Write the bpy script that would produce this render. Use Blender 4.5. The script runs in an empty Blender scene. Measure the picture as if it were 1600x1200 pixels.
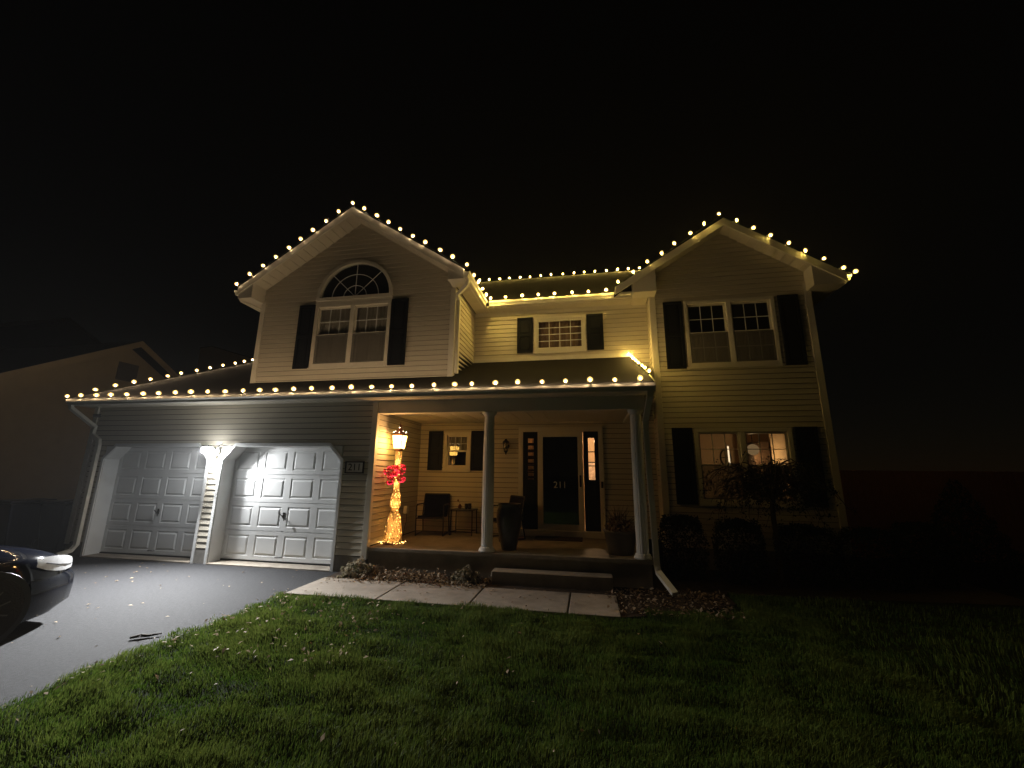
import bpy, bmesh, math, random
import numpy as np
from mathutils import Vector, Matrix

random.seed(7)
RNG = np.random.default_rng(7)
SC = bpy.context.scene
COL = SC.collection
PI = math.pi

# ------------------------------------------------------------------ camera
cam_d = bpy.data.cameras.new('camera')
cam_d.sensor_width = 36.0
cam_d.lens = 632.6 / 1600 * 36
cam_d.clip_start = 0.05
cam_d.clip_end = 600
cam = bpy.data.objects.new('camera', cam_d)
COL.objects.link(cam)
CAM = Vector((3.808, -6.867, 1.709))
YAW, PITCH, ROLL = 0.18423, 0.21433, 0.01004
cy_, sy_ = math.cos(YAW), math.sin(YAW)
xr = Vector((cy_, sy_, 0)); f0 = Vector((-sy_, cy_, 0)); zz = Vector((0, 0, 1))
fw = f0 * math.cos(PITCH) + zz * math.sin(PITCH)
u0 = zz * math.cos(PITCH) - f0 * math.sin(PITCH)
rt = xr * math.cos(ROLL) + u0 * math.sin(ROLL)
up = u0 * math.cos(ROLL) - xr * math.sin(ROLL)
cam.matrix_world = Matrix(((rt.x, up.x, -fw.x, CAM.x), (rt.y, up.y, -fw.y, CAM.y), (rt.z, up.z, -fw.z, CAM.z), (0, 0, 0, 1)))
SC.camera = cam

# ------------------------------------------------------------------ night sky
world = bpy.data.worlds.new('World')
SC.world = world
world.use_nodes = True
wn = world.node_tree.nodes; wl = world.node_tree.links
wn.clear()
sky = wn.new('ShaderNodeTexSky'); sky.sky_type = 'NISHITA'; sky.sun_disc = False
sky.sun_elevation = math.radians(35); sky.sun_rotation = math.radians(170)
sky.air_density = 1.0; sky.dust_density = 0.0
tint = wn.new('ShaderNodeMix'); tint.data_type = 'RGBA'; tint.blend_type = 'MULTIPLY'
tint.inputs[0].default_value = 1.0
tint.inputs[7].default_value = (1.0, 0.66, 0.42, 1)
bg = wn.new('ShaderNodeBackground'); bg.inputs[1].default_value = 0.0002
wo = wn.new('ShaderNodeOutputWorld')
wl.new(sky.outputs[0], tint.inputs[6]); wl.new(tint.outputs[2], bg.inputs[0]); wl.new(bg.outputs[0], wo.inputs[0])

# ------------------------------------------------------------------ render settings
SC.render.engine = 'CYCLES'
SC.cycles.use_denoising = True
SC.cycles.max_bounces = 6
SC.cycles.diffuse_bounces = 3
SC.cycles.transparent_max_bounces = 16
SC.cycles.sample_clamp_indirect = 3.0
SC.cycles.caustics_reflective = False
SC.cycles.caustics_refractive = False
SC.view_settings.view_transform = 'Standard'
SC.view_settings.look = 'None'
SC.view_settings.exposure = 1.1
SC.view_settings.gamma = 1.0
SC.view_settings.use_curve_mapping = False

# light strengths, all in one place
BULB_A, BULB_B, BULB_C = 560.0, 1800.0, 590.0   # bulb filament radiance: low strings, high strings, porch rake string
FLOOD_R, FLOOD_L, DOOR_R = 330.0, 2.0, 15.0
POST_W = 7.0            # lamp post inner lights, watts
ROOM_W, HALL_W = 9.0, 55.0

# ------------------------------------------------------------------ mesh helpers
class MB:
    def __init__(s): s.v = []; s.f = []; s.m = []; s.smooth = False; s.cur = 0
    def quad(s, *p):
        n = len(s.v); s.v += [tuple(q) for q in p]; s.f.append(tuple(range(n, n + len(p)))); s.m.append(s.cur); return s
    def box(s, x0, x1, y0, y1, z0, z1):
        n = len(s.v)
        s.v += [(x0,y0,z0),(x1,y0,z0),(x1,y1,z0),(x0,y1,z0),(x0,y0,z1),(x1,y0,z1),(x1,y1,z1),(x0,y1,z1)]
        for q in ((0,3,2,1),(4,5,6,7),(0,1,5,4),(1,2,6,5),(2,3,7,6),(3,0,4,7)):
            s.f.append(tuple(n + i for i in q)); s.m.append(s.cur)
        return s
    def prism(s, poly, d):                     # poly: list of 3d points, d: extrusion vector
        n = len(s.v); k = len(poly); d = Vector(d)
        a = [Vector(p) for p in poly]
        s.v += [tuple(p) for p in a] + [tuple(p + d) for p in a]
        s.f.append(tuple(range(n + k - 1, n - 1, -1))); s.m.append(s.cur)
        s.f.append(tuple(range(n + k, n + 2 * k))); s.m.append(s.cur)
        for i in range(k):
            j = (i + 1) % k
            s.f.append((n + i, n + j, n + k + j, n + k + i)); s.m.append(s.cur)
        return s
    def tube(s, pts, r, n=8, cap=True):
        pts = [Vector(p) for p in pts]
        rs = r if isinstance(r, (list, tuple)) else [r] * len(pts)
        base = len(s.v); prev = None
        for i, p in enumerate(pts):
            t = (pts[min(i + 1, len(pts) - 1)] - pts[max(i - 1, 0)]).normalized()
            if prev is None:
                a = Vector((0, 0, 1)) if abs(t.z) < .9 else Vector((1, 0, 0))
                nx = t.cross(a).normalized()
            else:
                nx = (prev - t * prev.dot(t)).normalized()
            prev = nx; ny = t.cross(nx)
            for k in range(n):
                a = 2 * PI * k / n
                s.v.append(tuple(p + (nx * math.cos(a) + ny * math.sin(a)) * rs[i]))
        for i in range(len(pts) - 1):
            for k in range(n):
                k2 = (k + 1) % n
                s.f.append((base + i*n + k, base + i*n + k2, base + (i+1)*n + k2, base + (i+1)*n + k)); s.m.append(s.cur)
        if cap:
            s.f.append(tuple(base + k for k in range(n - 1, -1, -1))); s.m.append(s.cur)
            s.f.append(tuple(base + (len(pts)-1)*n + k for k in range(n))); s.m.append(s.cur)
        return s
    def rect_tube(s, pts, w, d, wdir):         # rectangular downspout section
        pts = [Vector(p) for p in pts]; wd = Vector(wdir).normalized(); base = len(s.v)
        for i, p in enumerate(pts):
            t = (pts[min(i + 1, len(pts) - 1)] - pts[max(i - 1, 0)]).normalized()
            a = (wd - t * wd.dot(t)).normalized(); b = t.cross(a)
            for su, sv in ((-1,-1),(1,-1),(1,1),(-1,1)):
                s.v.append(tuple(p + a * su * w / 2 + b * sv * d / 2))
        for i in range(len(pts) - 1):
            for k in range(4):
                k2 = (k + 1) % 4
                s.f.append((base+i*4+k, base+i*4+k2, base+(i+1)*4+k2, base+(i+1)*4+k)); s.m.append(s.cur)
        s.f.append((base+3, base+2, base+1, base)); s.m.append(s.cur)
        e = base + (len(pts)-1)*4
        s.f.append((e, e+1, e+2, e+3)); s.m.append(s.cur)
        return s
    def lathe(s, prof, n=20, c=(0, 0, 0), flute=0, depth=0.0):
        base = len(s.v)
        for r, z in prof:
            for k in range(n):
                a = 2 * PI * k / n
                rr = r * (1 - depth * (0.5 + 0.5 * math.cos(a * flute))) if flute else r
                s.v.append((c[0] + rr * math.cos(a), c[1] + rr * math.sin(a), c[2] + z))
        for i in range(len(prof) - 1):
            for k in range(n):
                k2 = (k + 1) % n
                s.f.append((base+i*n+k, base+i*n+k2, base+(i+1)*n+k2, base+(i+1)*n+k)); s.m.append(s.cur)
        s.f.append(tuple(base + k for k in range(n - 1, -1, -1))); s.m.append(s.cur)
        s.f.append(tuple(base + (len(prof)-1)*n + k for k in range(n))); s.m.append(s.cur)
        return s
    def ball(s, c, r, n=6, m=4, sz=1.0):
        prof = [(max(r * math.sin(PI * i / m), r * .02), -r * sz * math.cos(PI * i / m)) for i in range(m + 1)]
        return s.lathe(prof, n, c)
    def build(s, name, mat, parent=None, loc=None, smooth=False, bevel=0):
        me = bpy.data.meshes.new(name)
        me.from_pydata(s.v, [], s.f)
        for mm in (mat if isinstance(mat, (list, tuple)) else [mat]): me.materials.append(mm)
        if any(s.m): me.polygons.foreach_set('material_index', s.m)
        if smooth: me.polygons.foreach_set('use_smooth', [True] * len(me.polygons))
        me.update()
        o = bpy.data.objects.new(name, me); COL.objects.link(o)
        if parent is not None: o.parent = parent
        if loc is not None: o.location = loc
        if bevel:
            b = o.modifiers.new('edge', 'BEVEL'); b.width = bevel; b.segments = 2; b.limit_method = 'ANGLE'
        return o

def thing(name, label, cat, loc=(0,0,0), rz=0.0, group=None):
    o = bpy.data.objects.new(name, None); COL.objects.link(o); o.empty_display_size = .1
    o.location = loc; o.rotation_euler = (0, 0, rz)
    o['label'] = label; o['category'] = cat
    if group: o['group'] = group
    return o
def tag(o, label, cat, group=None, kind=None):
    o['label'] = label; o['category'] = cat
    if group: o['group'] = group
    if kind: o['kind'] = kind
    return o
def copy_obj(o, parent=None):
    c = o.copy(); COL.objects.link(c)
    if parent is not None: c.parent = parent
    return c
def copy_tree(o, parent=None):
    c = copy_obj(o, parent)
    for ch in list(o.children): copy_tree(ch, c)
    return c
def share(name, src, parent, loc, rot=(0,0,0), scale=None):
    o = bpy.data.objects.new(name, src.data if hasattr(src, 'data') else src); COL.objects.link(o)
    o.parent = parent; o.location = loc; o.rotation_euler = rot
    if scale: o.scale = scale
    return o
def text_mesh(name, s, size, depth, mat, parent, loc, rot):
    cu = bpy.data.curves.new('text_tmp', 'FONT'); cu.body = s; cu.size = size; cu.extrude = depth
    cu.align_x = 'CENTER'; cu.align_y = 'CENTER'; cu.resolution_u = 3
    t = bpy.data.objects.new('text_tmp', cu); COL.objects.link(t)
    dg = bpy.context.evaluated_depsgraph_get()
    me = bpy.data.meshes.new_from_object(t.evaluated_get(dg))
    bpy.data.objects.remove(t); bpy.data.curves.remove(cu)
    me.materials.clear(); me.materials.append(mat); me.name = name
    o = bpy.data.objects.new(name, me); COL.objects.link(o)
    o.parent = parent; o.location = loc; o.rotation_euler = rot
    return o

# ------------------------------------------------------------------ materials
def mat(name, col, rough=.6, metal=0.0, var=.12, scale=6.0, bump=0.0, bscale=60.0, spec=.5, stretch=None, dirt=None):
    m = bpy.data.materials.new(name); m.use_nodes = True
    n = m.node_tree.nodes; l = m.node_tree.links; b = n['Principled BSDF']
    b.inputs['Roughness'].default_value = rough; b.inputs['Metallic'].default_value = metal
    b.inputs['Specular IOR Level'].default_value = spec
    tc = n.new('ShaderNodeTexCoord'); co = tc.outputs['Object']
    if stretch:
        mp = n.new('ShaderNodeMapping'); mp.inputs['Scale'].default_value = stretch; l.new(co, mp.inputs[0]); co = mp.outputs[0]
    nz = n.new('ShaderNodeTexNoise'); nz.inputs['Scale'].default_value = scale; nz.inputs['Detail'].default_value = 6
    nz.inputs['Roughness'].default_value = .65
    l.new(co, nz.inputs['Vector'])
    rp = n.new('ShaderNodeValToRGB')
    rp.color_ramp.elements[0].position = .3; rp.color_ramp.elements[1].position = .7
    rp.color_ramp.elements[0].color = tuple(c * (1 - var) for c in col) + (1,)
    rp.color_ramp.elements[1].color = tuple(min(1, c * (1 + var)) for c in col) + (1,)
    l.new(nz.outputs['Fac'], rp.inputs[0])
    out = rp.outputs[0]
    if dirt:
        dn = n.new('ShaderNodeTexNoise'); dn.inputs['Scale'].default_value = dirt[1]; dn.inputs['Detail'].default_value = 8
        l.new(tc.outputs['Object'], dn.inputs['Vector'])
        dr = n.new('ShaderNodeValToRGB'); dr.color_ramp.elements[0].position = .5; dr.color_ramp.elements[1].position = .72
        l.new(dn.outputs['Fac'], dr.inputs[0])
        mx = n.new('ShaderNodeMix'); mx.data_type = 'RGBA'
        mx.inputs[7].default_value = tuple(dirt[0]) + (1,)
        ml = n.new('ShaderNodeMath'); ml.operation = 'MULTIPLY'; ml.inputs[1].default_value = dirt[2]
        l.new(dr.outputs[0], ml.inputs[0]); l.new(ml.outputs[0], mx.inputs[0]); l.new(out, mx.inputs[6]); out = mx.outputs[2]
    l.new(out, b.inputs['Base Color'])
    if bump:
        bn = n.new('ShaderNodeTexNoise'); bn.inputs['Scale'].default_value = bscale; bn.inputs['Detail'].default_value = 4
        l.new(co, bn.inputs['Vector'])
        bp = n.new('ShaderNodeBump'); bp.inputs['Strength'].default_value = bump; bp.inputs['Distance'].default_value = .01
        l.new(bn.outputs['Fac'], bp.inputs['Height']); l.new(bp.outputs[0], b.inputs['Normal'])
    return m
def emit(name, col, strength):
    m = bpy.data.materials.new(name); m.use_nodes = True
    n = m.node_tree.nodes; l = m.node_tree.links; n.clear()
    e = n.new('ShaderNodeEmission'); e.inputs[0].default_value = tuple(col) + (1,); e.inputs[1].default_value = strength
    o = n.new('ShaderNodeOutputMaterial'); l.new(e.outputs[0], o.inputs[0])
    return m
def glass(name, tintc=(.85, .87, .88), refl=.9, rough=.02, diffuse=0.0):
    m = bpy.data.materials.new(name); m.use_nodes = True
    n = m.node_tree.nodes; l = m.node_tree.links; n.clear()
    t = n.new('ShaderNodeBsdfTransparent'); t.inputs[0].default_value = tuple(tintc) + (1,)
    g = n.new('ShaderNodeBsdfGlossy'); g.inputs['Roughness'].default_value = rough; g.inputs[0].default_value = (refl, refl, refl, 1)
    w = n.new('ShaderNodeLayerWeight'); w.inputs[0].default_value = .5
    p = n.new('ShaderNodeMath'); p.operation = 'POWER'; p.inputs[1].default_value = 4.0
    f = n.new('ShaderNodeMath'); f.operation = 'MULTIPLY_ADD'; f.inputs[1].default_value = .85; f.inputs[2].default_value = .045
    l.new(w.outputs['Facing'], p.inputs[0]); l.new(p.outputs[0], f.inputs[0])
    x = n.new('ShaderNodeMixShader'); o = n.new('ShaderNodeOutputMaterial')
    l.new(f.outputs[0], x.inputs[0]); l.new(t.outputs[0], x.inputs[1]); l.new(g.outputs[0], x.inputs[2])
    out = x.outputs[0]
    if diffuse:
        d = n.new('ShaderNodeBsdfDiffuse'); d.inputs[0].default_value = (.32, .30, .27, 1)
        y = n.new('ShaderNodeMixShader'); y.inputs[0].default_value = diffuse
        l.new(out, y.inputs[1]); l.new(d.outputs[0], y.inputs[2]); out = y.outputs[0]
    l.new(out, o.inputs[0])
    return m
def glow_shell(name, col, strength):
    m = bpy.data.materials.new(name); m.use_nodes = True
    n = m.node_tree.nodes; l = m.node_tree.links; n.clear()
    e = n.new('ShaderNodeEmission'); e.inputs[0].default_value = tuple(col) + (1,); e.inputs[1].default_value = strength
    t = n.new('ShaderNodeBsdfTransparent'); x = n.new('ShaderNodeMixShader'); x.inputs[0].default_value = .35
    o = n.new('ShaderNodeOutputMaterial'); l.new(t.outputs[0], x.inputs[1]); l.new(e.outputs[0], x.inputs[2]); l.new(x.outputs[0], o.inputs[0])
    return m
def leafy(name, c1, c2, rough=.6, trans=.3):
    m = bpy.data.materials.new(name); m.use_nodes = True
    n = m.node_tree.nodes; l = m.node_tree.links; b = n['Principled BSDF']
    b.inputs['Roughness'].default_value = rough; b.inputs['Specular IOR Level'].default_value = .04
    at = n.new('ShaderNodeAttribute'); at.attribute_name = 'tone'
    rp = n.new('ShaderNodeValToRGB')
    rp.color_ramp.elements[0].color = tuple(c1) + (1,); rp.color_ramp.elements[1].color = tuple(c2) + (1,)
    l.new(at.outputs['Fac'], rp.inputs[0]); l.new(rp.outputs[0], b.inputs['Base Color'])
    tr = n.new('ShaderNodeBsdfTranslucent'); l.new(rp.outputs[0], tr.inputs[0])
    x = n.new('ShaderNodeMixShader'); x.inputs[0].default_value = trans
    l.new(b.outputs[0], x.inputs[1]); l.new(tr.outputs[0], x.inputs[2])
    l.new(x.outputs[0], n['Material Output'].inputs[0])
    return m

M = {}
M['siding'] = mat('cream_vinyl_siding', (.60, .55, .45), .5, var=.05, scale=2.5, bump=.15, bscale=40, stretch=(.25, .25, 6))
M['backing'] = mat('shadow_line_backing', (.06, .055, .045), .9)  # dark tone stands for the shadow line under each siding board
M['trim'] = mat('off_white_trim', (.70, .66, .57), .45, var=.04, scale=5)
M['white'] = mat('white_door_paint', (.76, .77, .76), .6, var=.03, scale=4, bump=.05, bscale=120, dirt=((.55, .53, .5), 3.0, .3))
M['soffit'] = mat('vinyl_soffit', (.66, .61, .50), .5, var=.05, scale=4)
M['gutter'] = mat('white_aluminium_gutter', (.72, .69, .60), .3, var=.05, scale=3)
M['roof'] = mat('dark_asphalt_shingle', (.018, .016, .0145), .95, var=.45, spec=.2, scale=30, bump=.8, bscale=90)
M['concrete'] = mat('weathered_concrete', (.31, .26, .195), .85, var=.15, scale=5, bump=.35, bscale=150, dirt=((.17, .15, .12), 2.2, .7))
M['foundation'] = mat('grey_block_foundation', (.27, .25, .22), .9, var=.15, scale=7, bump=.4, bscale=90, dirt=((.14, .13, .11), 3, .6))
M['walk'] = mat('broom_finished_concrete', (.255, .22, .175), .88, var=.18, scale=9, bump=.4, bscale=160, dirt=((.17, .14, .105), 2.6, .85))
M['asphalt'] = mat('worn_asphalt', (.017, .017, .0185), .85, var=.75, scale=30, bump=1.0, bscale=180, spec=.25, dirt=((.017, .017, .019), .9, .8))
M['shutter'] = mat('navy_black_shutter', (.007, .009, .014), .6, var=.1, spec=.2)
M['door_dark'] = mat('navy_door_paint', (.006, .007, .011), .5, var=.1, spec=.25)
M['black'] = mat('black_metal', (.012, .011, .011), .4, var=.1)
M['bronze'] = mat('dark_bronze_metal', (.03, .02, .014), .4, metal=.6)
M['chair'] = mat('dark_sling_fabric', (.008, .007, .011), .85, var=.2, scale=40, bump=.3, bscale=300, spec=.15)
M['glass'] = glass('window_glass')
M['screen'] = glass('insect_screen', (.75, .75, .75), .1, .5, .30)
M['curtain'] = mat('sheer_curtain', (.62, .54, .45), .9, var=.15, scale=3)
M['interior'] = mat('tan_interior_paint', (.50, .38, .24), .8, var=.04)
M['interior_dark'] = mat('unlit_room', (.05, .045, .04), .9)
M['soil'] = mat('lawn_soil', (.016, .024, .007), .95, spec=.05, var=.4, scale=8, bump=.6, bscale=60)
M['mulch'] = mat('bark_mulch', (.045, .032, .022), .95, spec=.1, var=.5, scale=25, bump=.9, bscale=70)
M['grass'] = leafy('grass_blades', (.034, .072, .007), (.128, .160, .032), .6, .4)
M['leaf_litter'] = leafy('dry_leaves', (.10, .055, .03), (.42, .33, .22), .6, .25)
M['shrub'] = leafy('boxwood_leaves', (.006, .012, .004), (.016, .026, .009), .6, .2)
M['mum'] = leafy('dried_mum_flowers', (.08, .075, .03), (.42, .36, .26), .7, .25)
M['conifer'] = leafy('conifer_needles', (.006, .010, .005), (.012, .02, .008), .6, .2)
M['bark'] = mat('tree_bark', (.045, .032, .024), .9, var=.3, scale=20, bump=.6, bscale=60)
M['bulb_a'] = emit('warm_white_filament', (1.0, .70, .40), BULB_A)
M['bulb_c'] = emit('amber_filament', (1.0, .65, .14), BULB_C)
M['bulb_b'] = emit('golden_filament', (1.0, .67, .14), BULB_B)
M['halo_shell'] = glow_shell('bulb_halo_shell', (1.0, .58, .16), 1.7)  # glowing shell, oversized to paint a golden halo round each bulb
M['bulb_cap'] = mat('green_bulb_socket', (.01, .03, .012), .5)
M['wire'] = mat('green_wire', (.008, .018, .010), .6)
M['carpaint'] = mat('dark_blue_car_paint', (.004, .005, .009), .06, var=.1, spec=.3)
M['carglass'] = mat('tinted_car_glass', (.008, .009, .010), .06, var=.05, spec=.8)
M['tyre'] = mat('tyre_rubber', (.012, .012, .012), .85, bump=.3)
M['rim'] = mat('alloy_rim', (.10, .095, .09), .4, metal=.8)
M['headlamp'] = mat('clear_headlight_lens', (.66, .67, .68), .12, metal=.35, var=.15, scale=18)
M['fence'] = mat('reddish_brown_fence', (.34, .115, .06), .8, var=.25, scale=6, stretch=(8, 8, 1), bump=.3)
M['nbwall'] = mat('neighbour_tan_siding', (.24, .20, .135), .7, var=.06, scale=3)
M['binblue'] = mat('dark_blue_bin_plastic', (.010, .014, .035), .45)
M['signface'] = mat('pale_sign_face', (.55, .53, .48), .6)
M['urn'] = mat('glazed_charcoal_urn', (.045, .040, .036), .3, var=.3, scale=9)
M['pot'] = mat('grey_resin_pot', (.11, .10, .09), .6, var=.15)
M['mat'] = mat('brown_coir_mat', (.05, .028, .014), .95, var=.3, scale=60, bump=.6, bscale=200)
M['red'] = mat('red_tinsel', (.75, .015, .05), .35, var=.35, scale=30, spec=.7)
M['gold'] = mat('gold_tinsel_wire', (.85, .66, .34), .35, metal=.4, var=.25, scale=40)
M['copper'] = mat('copper_brown_metal', (.20, .085, .045), .4, metal=.5, var=.2)

# ------------------------------------------------------------------ ground, driveway, walk
gb = MB(); gb.quad((-200, -200, -.03), (200, -200, -.03), (200, 200, -.03), (-200, 200, -.03))
g = gb.build('ground', M['soil']); g['kind'] = 'structure'
lw = MB(); lw.quad((-.45, -30, -.004), (24, -30, -.004), (24, .6, -.004), (-.45, .6, -.004))
o = lw.build('lawn', M['soil']); o['kind'] = 'structure'
db = MB()
edge = []
for i in range(61):
    y = -24 + 24.0 * i / 60
    edge.append((-.42 + .03 * math.sin(y * 2.3) + .02 * math.sin(y * 7.1), y))
for (a, b) in zip(edge[:-1], edge[1:]):
    db.quad((-6.62, a[1], 0), (a[0], a[1], 0), (b[0], b[1], 0), (-6.62, b[1], 0))
o = db.build('driveway', M['asphalt']); o['kind'] = 'structure'
wk = bpy.data.objects.new('walkway', None); COL.objects.link(wk); wk['kind'] = 'structure'
for (xa, xb) in ((-.40, .955), (.975, 2.225), (2.245, 3.50), (3.52, 4.14)):
    s = MB(); s.box(xa, xb, -1.41 + .008 * math.sin(xa * 9), -.52, -.10, .035)
    s.build('slab', M['walk'], wk, bevel=.008)
mb_ = MB(); mb_.quad((-.44, -.52, .012), (5.7, -.52, .012), (5.7, 1.7, .012), (-.44, 1.7, .012)); mb_.quad((5.7, -.05, .012), (9.8, .3, .012), (9.8, 1.7, .012), (5.7, 1.7, .012))
mb_.quad((4.15, -1.36, .0125), (5.0, -1.0, .0125), (5.7, -.52, .0125), (4.15, -.52, .0125))
o = mb_.build('mulch_bed', M['mulch']); o['kind'] = 'structure'

# ------------------------------------------------------------------ the house
H = thing('house', 'two storey cream sided house with garage, porch and twin gables outlined in lights', 'house')
GX0, A1, A2, B1, B2, DR, DH = -6.541, -3.145, -.648, -6.017, -3.518, .275, 2.141
PF, PR, PB, BB = .423, 4.72, 2.042, 2.745
GY, GXL, GXR = .542, -3.318, 1.219
WY, WL, WR = 1.573, 5.206, 8.243
CR = .1055                                            # siding course height

def siding(name, axis, plane, n, u_lo, u_hi, z_lo, z_hi, openings=(), apex=None, slope=.66, apex_u=0, bottom=None, slope2=None, joined=False):
    """wall slab plus clapboard courses. axis 'x': wall runs along X at Y=plane, outward n (-1). axis 'y': along Y at X=plane.
    bottom: function u -> lowest z (walls that stand on a sloping roof)."""
    def P(u, off, z):
        return (u, plane + n * off, z) if axis == 'x' else (plane + n * off, u, z)
    s2 = slope2 or slope
    def span(z):
        if apex is None: return (u_lo, u_hi)
        return (max(u_lo, apex_u - (apex - z) / slope), min(u_hi, apex_u + (apex - z) / s2))
    wall = MB(); boards = []
    z = z_lo
    def flush(cur):
        if cur is not None and cur.f: boards.append(cur)
    while z < z_hi - .005:
        z1 = min(z + CR, z_hi)
        a0, b0 = span(z); a1, b1 = span(z1)
        if b1 < a1: a1 = b1 = (a1 + b1) / 2
        if b0 - a0 < .03: break
        cuts = sorted({a0, b0} | {c for (u0, u1, za, zb) in openings for c in (u0, u1) if a0 < c < b0 and za < z1 and zb > z})
        bm = MB()
        for ua, ub in zip(cuts[:-1], cuts[1:]):
            lo, hi = z, z1; mid = (ua + ub) / 2
            for (u0, u1, za, zb) in openings:
                if u0 < mid < u1:
                    if za <= lo and zb >= hi: lo = hi
                    elif za > lo and za < hi: hi = za
                    elif zb > lo and zb < hi: lo = zb
            if hi - lo < .012: flush(bm); bm = MB(); continue
            if bottom is not None:
                bl, br = bottom(ua), bottom(ub)
                if min(bl, br) >= hi - .004: continue
                if max(bl, br) > hi - .004:            # the sloping roof cuts this course off: trim its length
                    k = (hi - .004 - bl) / (br - bl); ub = ua + (ub - ua) * k; br = bottom(ub)
                l0, l1 = max(lo, bl), max(lo, br)
            else: l0 = l1 = lo
            g0 = GAPZ if lo == z else 0
            o0 = .017 - .012 * (lo - z) / CR; o1 = .017 - .012 * (hi - z) / CR
            ta, tb = (a1 if ua == a0 else ua), (b1 if ub == b0 else ub)
            if apex is None: ta, tb = ua, ub
            q = [P(ua, o0, min(l0 + g0, hi - .002)), P(ub, o0, min(l1 + g0, hi - .002)), P(tb, o1, hi), P(ta, o1, hi), P(ua, -.010, min(l0 + g0, hi - .002)), P(ub, -.010, min(l1 + g0, hi - .002)), P(tb, -.010, hi), P(ta, -.010, hi)]
            k = len(bm.v); bm.v += q
            for fc in ((0,1,2,3),(4,5,1,0),(0,3,7,4),(1,5,6,2),(3,2,6,7)):
                bm.f.append(tuple(k + i for i in (fc if (n < 0) == (axis == 'x') else fc[::-1]))); bm.m.append(0)
            wall.prism([P(ua, -.012, l0), P(ub, -.012, l1), P(tb, -.012, hi), P(ta, -.012, hi)], Vector(P(0, -.12, 0)) - Vector(P(0, -.012, 0)))
        flush(bm)
        z += CR
    w = wall.build('wall', M['backing'], H); w['label'] = name
    weld(w)
    if joined:
        big = MB()
        for b in boards:
            k = len(big.v); big.v += b.v; big.f += [tuple(k + i for i in f) for f in b.f]; big.m += b.m
        big.build('siding_courses', M['siding'], w)['kind'] = 'stuff'
    else:
        for b in boards: weld(b.build('siding_board', M['siding'], w))
    return w
GAPZ = .010  # open gap where the dark backing reads as a shadow line
def weld(o):
    b = bmesh.new(); b.from_mesh(o.data); bmesh.ops.remove_doubles(b, verts=b.verts, dist=.0006); b.to_mesh(o.data); b.free()

GAP_B, GAP_A = (B1 - .03, B2 + .03, 0, DH + .03), (A1 - .03, A2 + .03, 0, DH + .03)
W1 = (-1.948, -.171, 3.819, 5.247); W2 = (2.66, 3.848, 4.403, 5.254)
W3 = (5.856, 7.577, 3.806, 5.230); W4 = (5.856, 7.577, 1.165, 2.576); PW = (.591, 1.222, 1.735, 2.587)
DZ0, DZ1, D1, D2, SL, SR = .575, 2.58, 2.741, 3.709, 2.416, 4.034
ARC, ARCR, ARCH_H = (-1.06, 5.40), .85, .80
def sh(w, k=.05): return (w[0] + k, w[1] - k, w[2] + k, w[3] - k)
def arch_openings():
    r = []
    n = 16
    for i in range(n):
        z0 = ARC[1] + ARCH_H * i / n; z1 = ARC[1] + ARCH_H * (i + 1) / n
        hw = ARCR * math.sqrt(max(0, 1 - ((i + .5) / n) ** 2)) * 1.0
        if hw > .03: r.append((ARC[0] - hw, ARC[0] + hw, z0, z1))
    return r
siding('garage front wall', 'x', 0, -1, GX0, 0, .26, 3.0, [GAP_A, GAP_B])
siding('left side of the porch', 'y', 0, 1, 0.0, PB, PF, 2.80)
siding('back wall of the porch', 'x', PB, -1, 0, WL, PF, 2.80, [sh(PW), (SL - .03, SR + .03, .40, DZ1 + .03)])
siding('left gable wall', 'x', GY, -1, GXL, GXR, 3.46, 7.17, [sh(W1)] + arch_openings(), apex=7.165, slope=.655, apex_u=-1.05)
siding('right side of the left gable', 'y', GXR, 1, GY, PB, 3.40, 5.44, bottom=lambda u: 3.05 + .448 * (u + .45) + .03)
siding('recessed wall over the porch', 'x', PB, -1, GXR, WL, 4.17, 5.44, [sh(W2)])
siding('right wing front wall', 'x', WY, -1, WL, WR, .36, 6.75, [sh(W3), sh(W4)], apex=6.752, slope=.615, apex_u=6.70, slope2=.69)
siding('left side of the right wing', 'y', WL, -1, WY, PB, .40, 5.44, joined=True)
siding('recessed wall beside the porch roof end', 'x', PB, -1, 4.84, WL, 2.80, 4.17, joined=True)
# plain shell that closes the house on the sides the photo does not show
for bx in ((GX0, GX0 + .12, .13, 8.4, 0, 3.0), (GX0 + .13, GXL, 8.3, 8.42, 0, 3.0), (GXL, GXL + .12, GY + .13, 10.2, 0, 5.5), (WR - .12, WR, WY + .13, 10.19, 0, 5.5), (GXL, WR, 10.2, 10.32, 0, 5.5), (-3.3, 5.2, 3.6, 3.7, 3.1, 5.5)):
    MB().box(*bx).build('outer_wall', M['nbwall'], H)
for bx in ((GX0 + .01, B1 - .02, -.012, .30, -.05, .26), (B2 + .02, A1 - .02, -.012, .30, -.05, .26), (A2 + .02, -.005, -.012, .30, -.05, .26),
           (WL + .012, WR - .01, WY - .008, WY + .3, -.05, .36), (WL + .02, WL + .2, WY + .31, PB + .1, -.05, .40)):
    MB().box(*bx).build('foundation', M['foundation'], H)

# corner boards
def corner(x0, x1, y0, y1, z0, z1):
    m = MB(); m.box(x0, x1, y0, y1, z0, z1); return m.build('corner_board', M['trim'], H, bevel=.004)
corner(-.085, .022, -.03, .06, .22, 2.98)
corner(GX0 - .02, GX0 + .09, -.03, .08, .22, 3.0)
corner(GXL - .02, GXL + .09, GY - .03, GY + .08, 3.49, 5.40); corner(GXR - .09, GXR + .022, GY - .03, GY + .09, 3.49, 5.40)
corner(WL - .022, WL + .10, WY - .03, WY + .09, .34, 5.46); corner(WR - .10, WR + .02, WY - .03, WY + .09, .34, 5.46)

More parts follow.
